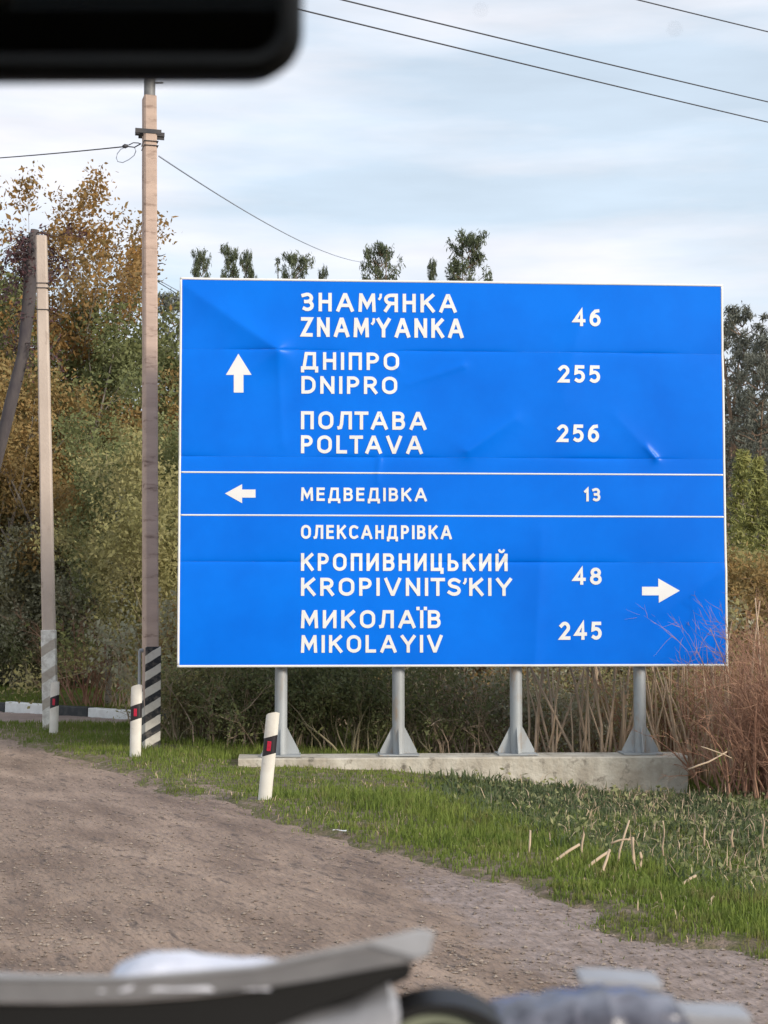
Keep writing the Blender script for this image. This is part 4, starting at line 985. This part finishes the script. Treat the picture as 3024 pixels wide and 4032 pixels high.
# ------------------------------------------------------------------ painted kerb
kerb = empty('painted_kerb', (KP0[0], KP0[1], 0), 'low kerb of black and white painted stones along the side road', 'kerb')
ka = math.atan2(KD[1], KD[0])
kr = Matrix.Rotation(ka, 3, 'Z')
pos = -.6
for i, (ln_, wht) in enumerate(((.55, 0), (.36, 0), (1.16, 1), (.95, 0), (.98, 1), (1.0, 0), (1.0, 1), (1.0, 0), (1.0, 1))):
    c = kr @ Vector((pos + ln_ / 2, .0, .045 + .012 * math.sin(i * 2.1))); pos += ln_
    MB().box(c, (ln_ - .015, .15, .20), kr @ Matrix.Rotation(R(1.2 * math.sin(i * 3)), 3, 'Y'), .015, 2).build('kerb_stone', M['white_paint' if wht else 'black_paint'], kerb)

# ------------------------------------------------------------------ dry stalks, litter, fallen leaves
def stalk(pts, r, label, name='dry_stalk', Y=None, m='twig_tan'):
    P_ = [at(x, y, yy_) for x, y, yy_ in pts]; g = P_[0]; r = r * 1.2
    P_ = [p_ for a_, b2 in zip(P_[:-1], P_[1:]) for p_ in (a_, a_.lerp(b2, .5) + Vector((random.uniform(-.012, .012), 0, random.uniform(-.008, .008))))] + [P_[-1]]
    o = link(name, wire_mesh([tuple(p - g) for p in P_], [r * (1 - .35 * i / len(P_)) for i in range(len(P_))], 7), M[m]); o.location = g
    return tag(o, label, 'stalk', 'broken dry stalks standing in the weeds')
for pts, r, lab in (
        (((2125, 3435, 10.3), (2200, 3380, 10.35), (2282, 3325, 10.4)), .010, 'thick broken stalk leaning right, leftmost of those in the weeds'),
        (((2265, 3465, 10.1), (2330, 3400, 10.2), (2402, 3350, 10.3)), .010, 'thick broken stalk leaning right, second from the left in the weeds'),
        (((2340, 3500, 9.9), (2372, 3430, 10.0), (2400, 3345, 10.1)), .009, 'steep stalk crossing the base of the second leaning stalk'),
        (((2405, 3322, 10.3), (2440, 3308, 10.3), (2482, 3306, 10.3)), .006, 'short pale twig lying flat above the leaning stalks'),
        (((2498, 3450, 10.2), (2496, 3380, 10.2), (2492, 3296, 10.2)), .010, 'thick upright cut stalk in the middle of the weeds'),
        (((2522, 3440, 10.3), (2524, 3400, 10.3), (2520, 3355, 10.3)), .009, 'short upright stub right beside the thick cut stalk'),
        (((2425, 3430, 10.4), (2440, 3350, 10.4), (2478, 3230, 10.5)), .007, 'thin long stalk rising behind the leaning stalks'),
        (((2650, 3510, 9.7), (2690, 3480, 9.75), (2740, 3448, 9.8)), .009, 'short thick stalk leaning right, lowest at the right in the weeds'),
        (((2612, 3370, 10.9), (2613, 3300, 10.9), (2610, 3232, 10.9)), .006, 'thin upright stem with a pale tip right of the cut stalk'),
        (((2772, 3330, 11.2), (2774, 3260, 11.2)), .007, 'upright stub left of the far right stems'),
        (((2886, 3335, 11.2), (2885, 3265, 11.2)), .008, 'upright stub second from the right edge in the weeds'),
        (((3006, 3340, 11.2), (3004, 3270, 11.2), (3002, 3205, 11.2)), .007, 'upright pale stem beside the photo\'s right edge in the weeds'),
        (((2080, 3430, 10.6), (2084, 3360, 10.6), (2088, 3270, 10.7)), .008, 'faint upright stalk left of the leaning stalks'),
        (((2285, 3400, 10.6), (2292, 3320, 10.6), (2296, 3255, 10.6)), .007, 'upright brown stalk behind the leftmost leaning stalk'),
        (((2730, 3640, 8.7), (2770, 3580, 8.8), (2810, 3530, 8.9)), .007, 'bent dry stem at the gravel edge, leaning right'),
        (((2812, 3640, 8.7), (2808, 3590, 8.75), (2800, 3540, 8.8)), .007, 'dry stem beside the bent one at the gravel edge'),
        (((1825, 3338, 11.0), (1905, 3331, 11.0), (1945, 3358, 10.9), (1990, 3390, 10.8)), .0055, 'long pale bent straw lying on the grass right of the middle'),
        (((2710, 3030, 15.6), (2790, 3000, 15.6), (2862, 2960, 15.7)), .008, 'pale stick leaning beside the footing\'s right end'),
        (((2760, 2940, 15.6), (2820, 2960, 15.6), (2880, 2985, 15.6)), .006, 'thin pale stick crossing the one by the footing\'s end')):
    stalk(pts, r, lab)
def litter(px, py, w_, label, rz, m='litter', name='litter', cat='litter'):
    Y = F * 1.6 / (py - HOR); p = at(px, py, Y); p.z = float(gz(np.array(p.x), np.array(p.y))) + .04
    bm = bmesh.new(); g = 5; vv_ = [[bm.verts.new(((i / (g - 1) - .5) * w_, (j / (g - 1) - .5) * w_ * .5, random.uniform(-.006, .010))) for i in range(g)] for j in range(g)]
    for j in range(g - 1):
        for i in range(g - 1): bm.faces.new((vv_[j][i], vv_[j][i + 1], vv_[j + 1][i + 1], vv_[j + 1][i]))
    s_ = MB(); s_.bm.free(); s_.bm = bm; o = s_.build(name, M[m], loc=p); o.rotation_euler = (R(-12), 0, rz); tag(o, label, cat)
litter(1340, 3273, .10, 'scrap of white paper lying on the grass right of the tilted marker post', -.3)
litter(600, 2942, .10, 'small white scrap at the foot of the striped pole', .3)
for x, y, lab in ((2495, 3098, 'yellow fallen leaf under the footing near its right end'), (2500, 3168, 'small yellow fallen leaf on the weeds below the footing\'s right part'), (2770, 3145, 'pale fallen leaf on the weeds right of the footing'), (2893, 3142, 'pale fallen leaf nearest the right edge on the weeds')):
    litter(x, y, .06, lab, .2, 'leaf_yellow', 'fallen_leaf', 'leaf')

# ------------------------------------------------------------------ the car the photo is taken from
car = empty('car', (-.35, 0, 0), 'dark interior of the car seen round the frame: mirror above, dashboard below', 'car')
def cp(p): return Vector(p) - Vector((-.35, 0, 0))
XL, XR = -1.2, .5
def panel(name, pts, thick, m=M['cabin']): return MB().poly([cp(p) for p in pts], Vector(thick)).build(name, m, car)
panel('roof', [(XL, .40, 1.90), (XR, .40, 1.90), (XR, -2.4, 1.93), (XL, -2.4, 1.93)], (0, 0, .05))
panel('side_panel', [(XR, -2.4, .35), (XR, 1.2, .35), (XR, 1.2, 1.24), (XR, -2.4, 1.30)], (.06, 0, 0))
panel('side_panel', [(XL, -2.4, .35), (XL, 1.2, .35), (XL, 1.2, 1.24), (XL, -2.4, 1.30)], (-.06, 0, 0))
panel('rear_light_block', [(XL, -2.4, .35), (XR, -2.4, .35), (XR, -2.4, 1.93), (XL, -2.4, 1.93)], (0, -.05, 0))  # unseen rear, closed without a window so that the mirror reflects a dark cabin
panel('floor', [(XL, -2.4, .32), (XR, -2.4, .32), (XR, 1.2, .32), (XL, 1.2, .32)], (0, 0, .03))
for x in (XL, XR):
    s_ = .05 if x > 0 else -.05
    panel('pillar', [(x, 1.16, 1.24), (x, 1.08, 1.24), (x, .36, 1.90), (x, .44, 1.90)], (s_, 0, 0))
    panel('pillar', [(x, -.45, 1.26), (x, -.60, 1.26), (x, -.60, 1.92), (x, -.45, 1.92)], (s_, 0, 0))
    panel('pillar', [(x, -1.6, 1.26), (x, -2.38, 1.26), (x, -2.38, 1.93), (x, -1.6, 1.93)], (s_, 0, 0))
panel('dashboard', [(XL, .45, 1.0), (XL, .50, 1.36), (XL, .62, 1.415), (XL, 1.18, 1.262), (XL, 1.18, .9)], (XR - XL, 0, 0))
panel('bonnet', [(XL, 1.22, 1.22), (XL, 2.2, .95), (XL, 2.35, .5), (XL, 1.22, .45)], (XR - XL, 0, 0), M['paint'])
scr = panel('windscreen', [(XL + .02, 1.13, 1.275), (XR - .02, 1.13, 1.275), (XR - .02, .415, 1.895), (XL + .02, .415, 1.895)], (0, .0035, .004), wg)
def wy(px, py):
    """distance at which a sight line meets the windscreen"""
    d = ray(px, py); s_ = (1.895 - 1.275) / (.415 - 1.13); z0 = 1.275
    t_ = (z0 - s_ * 1.13 - EYE.z) / (d.z - s_ * d.y); return EYE + d * t_
spot_m = mat('fly_spot', (.16, .16, .20), rough=.8)
for x, y, r_ in ((1892, 47, .0006), (2652, 122, .0007)):
    p = wy(x, y); s_ = MB(); bmesh.ops.create_icosphere(s_.bm, subdivisions=2, radius=r_, matrix=Matrix.Translation(cp(p + Vector((0, -.002, 0)))) @ Matrix.Diagonal((1, .4, 1, 1)))
    s_.build('dirt_spot', spot_m, scr)
# rear-view mirror
DM = .56
c1 = at(1190, 300, DM); mw, mh = .245, .066; rr = .017
def rounded(w2, h2, r_, n=8):
    pts = []
    for cx, cz, a0 in ((w2 - r_, h2 - r_, 0), (-w2 + r_, h2 - r_, 90), (-w2 + r_, -h2 + r_, 180), (w2 - r_, -h2 + r_, 270)):
        for i in range(n + 1): a = R(a0 + 90 * i / n); pts.append((cx + r_ * math.cos(a), cz + r_ * math.sin(a)))
    return pts
mc = Vector((c1.x - mw / 2, DM, c1.z + mh / 2))
mrot = Matrix.Rotation(R(6), 4, 'X')
mir = bpy.data.objects.new('rearview_mirror', None)
bpy.data.objects.remove(mir)
bm = bmesh.new(); rings = []
for (w2, h2, r_, y) in ((mw / 2 - .0080, mh / 2 - .0080, rr - .005, .0012), (mw / 2 - .0075, mh / 2 - .0075, rr - .005, -.0012), (mw / 2 - .004, mh / 2 - .004, rr - .002, -.0022), (mw / 2 - .001, mh / 2 - .001, rr, .001), (mw / 2, mh / 2, rr, .005), (mw / 2 - .003, mh / 2 - .003, rr, .018), (mw / 2 - .03, mh / 2 - .012, rr, .034)):
    rings.append([bm.verts.new((x, y, z)) for x, z in rounded(w2, h2, r_)])
for a, b_ in zip(rings[:-1], rings[1:]):
    k_ = len(a)
    for i in range(k_): bm.faces.new((a[i], a[(i + 1) % k_], b_[(i + 1) % k_], b_[i]))
bm.faces.new(rings[-1]); bm.faces.new(rings[0][::-1])
s_ = MB(); s_.bm.free(); s_.bm = bm
bmesh.ops.transform(bm, matrix=Matrix.Translation(cp(mc)), verts=bm.verts)
house = s_.build('mirror_housing', M['mirror_rim'], car, True)
s_ = MB(); s_.poly([cp(mc + Vector((x, .0006, z))) for x, z in rounded(mw / 2 - .0082, mh / 2 - .0082, rr - .005)], (0, .0004, 0)); s_.build('mirror_glass', mg, house)
MB().tube(cp(mc + Vector((-.02, .034, .0))), cp(mc + Vector((-.02, .05, .05))), .008, n=12).tube(cp(mc + Vector((-.02, .045, .04))), cp((mc.x - .02, .42, 1.90)), .009, n=12).build('mirror_stem', M['mirror_rim'], house, True)

# things lying on the dashboard
DD = .78
def P2(x, y, Y=DD): return at(x, y, Y)
base = P2(850, 4032)
def ribbon(name, top, bot, Y0, depth, m, label=None, cat=None, parent=None, origin=None, group=None, slant=0):
    """a solid bar whose front face follows the two edge lines"""
    org = origin if origin is not None else P2(*top[len(top) // 2], Y0)
    bm = bmesh.new(); R_ = []
    for (xa, ya), (xb, yb) in zip(top, bot):
        a = P2(xa, ya, Y0) - org; b_ = P2(xb, yb, Y0) - org; back = Vector((0, depth, slant))
        R_.append([bm.verts.new(p) for p in (b_, a, a + back, b_ + back)])
    for u_, v_ in zip(R_[:-1], R_[1:]):
        for i in range(4): bm.faces.new((u_[i], u_[(i + 1) % 4], v_[(i + 1) % 4], v_[i]))
    bm.faces.new(R_[0]); bm.faces.new(R_[-1][::-1]); s_ = MB(); s_.bm.free(); s_.bm = bm
    bmesh.ops.bevel(bm, geom=[e for e in bm.edges if abs((e.verts[0].co - e.verts[1].co).normalized().x) > .5], offset=.0012, segments=3, affect='EDGES')
    o = s_.build(name, m, parent, True)
    if parent is None: o.location = org; tag(o, label, cat, group)
    return o
tx = [-700, -300, 0, 250, 500, 750, 1000, 1250, 1450, 1620]
ty = [3800, 3836, 3856, 3862, 3858, 3842, 3818, 3774, 3726, 3688]
by = [3905, 3935, 3948, 3950, 3944, 3926, 3898, 3856, 3818, 3790]
bot2 = [4150, 4180, 4200, 4210, 4200, 4190, 4080, 3975, 3905, 3825]
org = P2(500, 3950)
fold = empty('document_folder', org, 'grey-edged document folder lying along the dashboard at lower left', 'folder')
ribbon('cover', list(zip(tx, ty)), list(zip(tx, by)), DD, .16, M['binder'], parent=fold, origin=org, slant=-.036)
ribbon('folder_shadow', list(zip(tx, [v + 2 for v in by])), list(zip(tx, bot2)), DD + .004, .12, M['rim_shadow_black'], parent=fold, origin=org, slant=-.03)  # black strip painted as the shadow beneath the folder
ribbon('clear_sleeve', [(-700, 3788), (0, 3838), (500, 3842), (1000, 3800), (1450, 3704), (1660, 3655), (1712, 3668)], [(-700, 3802), (0, 3858), (500, 3860), (1000, 3820), (1450, 3728), (1640, 3780), (1690, 3760)], DD - .002, .10, M['clear_film'], parent=fold, origin=org, slant=-.022)
# crumpled paper on top of the folder
def crumple(name, outline, Y0, depth, m, label, cat, seed, amp=.004, flat=.0):
    rng = random.Random(seed); org = P2(*outline[len(outline) // 2], Y0); bm = bmesh.new(); rows = []
    ybase = max(y for x, y in outline)
    n = 14
    for (x, y) in outline:
        top = P2(x, y, Y0) - org; b0 = P2(x, ybase, Y0) - org; row = []
        for j in range(n + 1):
            a = math.pi * j / n; zz = b0.z + (top.z - b0.z) * math.sin(a) ** .7; yy_ = -math.cos(a) * depth
            row.append(bm.verts.new((top.x + rng.uniform(-amp, amp) * .4, yy_ + rng.uniform(-amp, amp), zz + rng.uniform(-amp, amp) * .35)))
        rows.append(row)
    for u_, v_ in zip(rows[:-1], rows[1:]):
        for i in range(n): bm.faces.new((u_[i], u_[i + 1], v_[i + 1], v_[i]))
    s_ = MB(); s_.bm.free(); s_.bm = bm; o = s_.build(name, m, loc=org, smooth=True); return tag(o, label, cat)
crumple('crumpled_paper', [(430, 3845), (480, 3812), (530, 3782), (580, 3766), (650, 3762), (710, 3766), (780, 3782), (850, 3792), (930, 3796), (1010, 3800), (1080, 3805)], DD + .03, .03, M['paper'], 'crumpled white paper lying on the grey folder', 'paper', 4, .0015)
crumple('bag_with_reflection', [(900, 4075), (1000, 4055), (1100, 4020), (1220, 3985), (1330, 3960), (1380, 3940), (1430, 3915), (1480, 3890), (1530, 3872), (1555, 3900), (1570, 3950)], DD + .02, .02, M['bag'], 'whitish bag tucked under the folder\'s right end', 'bag', 9, .0015)  # left part of the bag added to stand in for a grey reflection
# round cup rim
cx0 = at(1735, 4142, .80)
cup = empty('cup', cx0, 'round black-rimmed greenish cup at the bottom edge of the photo', 'cup')
def ring_part(name, ro, ri, y0, y1, m, sz=.62):
    bm = bmesh.new(); n = 48; Rr = []
    for i in range(n):
        a = 2 * math.pi * i / n; c_, s2 = math.cos(a), math.sin(a) * sz
        Rr.append([bm.verts.new(p) for p in ((c_ * ro, y0, s2 * ro), (c_ * ri, y0, s2 * ri), (c_ * ri, y1, s2 * ri), (c_ * ro, y1, s2 * ro))])
    for i in range(n):
        a, b_ = Rr[i], Rr[(i + 1) % n]
        for j in range(4): bm.faces.new((a[j], a[(j + 1) % 4], b_[(j + 1) % 4], b_[j]))
    s_ = MB(); s_.bm.free(); s_.bm = bm; return s_.build(name, m, cup, True)
ring_part('rim', .0345, .0285, -.006, .03, M['rim_shadow_black'], .70)
ring_part('inner_wall', .0283, .020, -.002, .028, M['cup'], .70)
MB().poly([(math.cos(a) * .0198, .02, math.sin(a) * .0198 * .7) for a in [2 * math.pi * i / 32 for i in range(32)]], (0, .006, 0)).build('bottom', M['rim_shadow_black'], cup)
# plastic wrapper on the right
crumple('plastic_wrapper', [(1880, 4030), (1930, 3985), (1965, 3960), (2000, 3962), (2040, 3940), (2090, 3930), (2120, 3936), (2180, 3915), (2240, 3908), (2270, 3918), (2310, 3900), (2380, 3892), (2430, 3905), (2500, 3898), (2560, 3912), (2640, 3925), (2690, 3990), (2720, 4040), (2740, 4080)], .83, .035, M['wrap'], 'crumpled blue-grey plastic wrapper on the dashboard at lower right', 'wrapper', 14, .0035)
ribbon('paper_strip', [(2290, 3858), (2400, 3862), (2520, 3870), (2610, 3876)], [(2290, 3882), (2400, 3888), (2520, 3894), (2610, 3900)], .86, .03, M['strip'], 'white folded paper edge lying over the blue-grey wrapper', 'paper')
ribbon('paper_strip', [(2640, 3985), (2760, 4000), (2900, 4004), (2960, 4006)], [(2640, 4050), (2760, 4050), (2900, 4050), (2960, 4050)], .88, .03, M['strip'], 'white paper edge in the lower right corner beside the wrapper', 'paper')
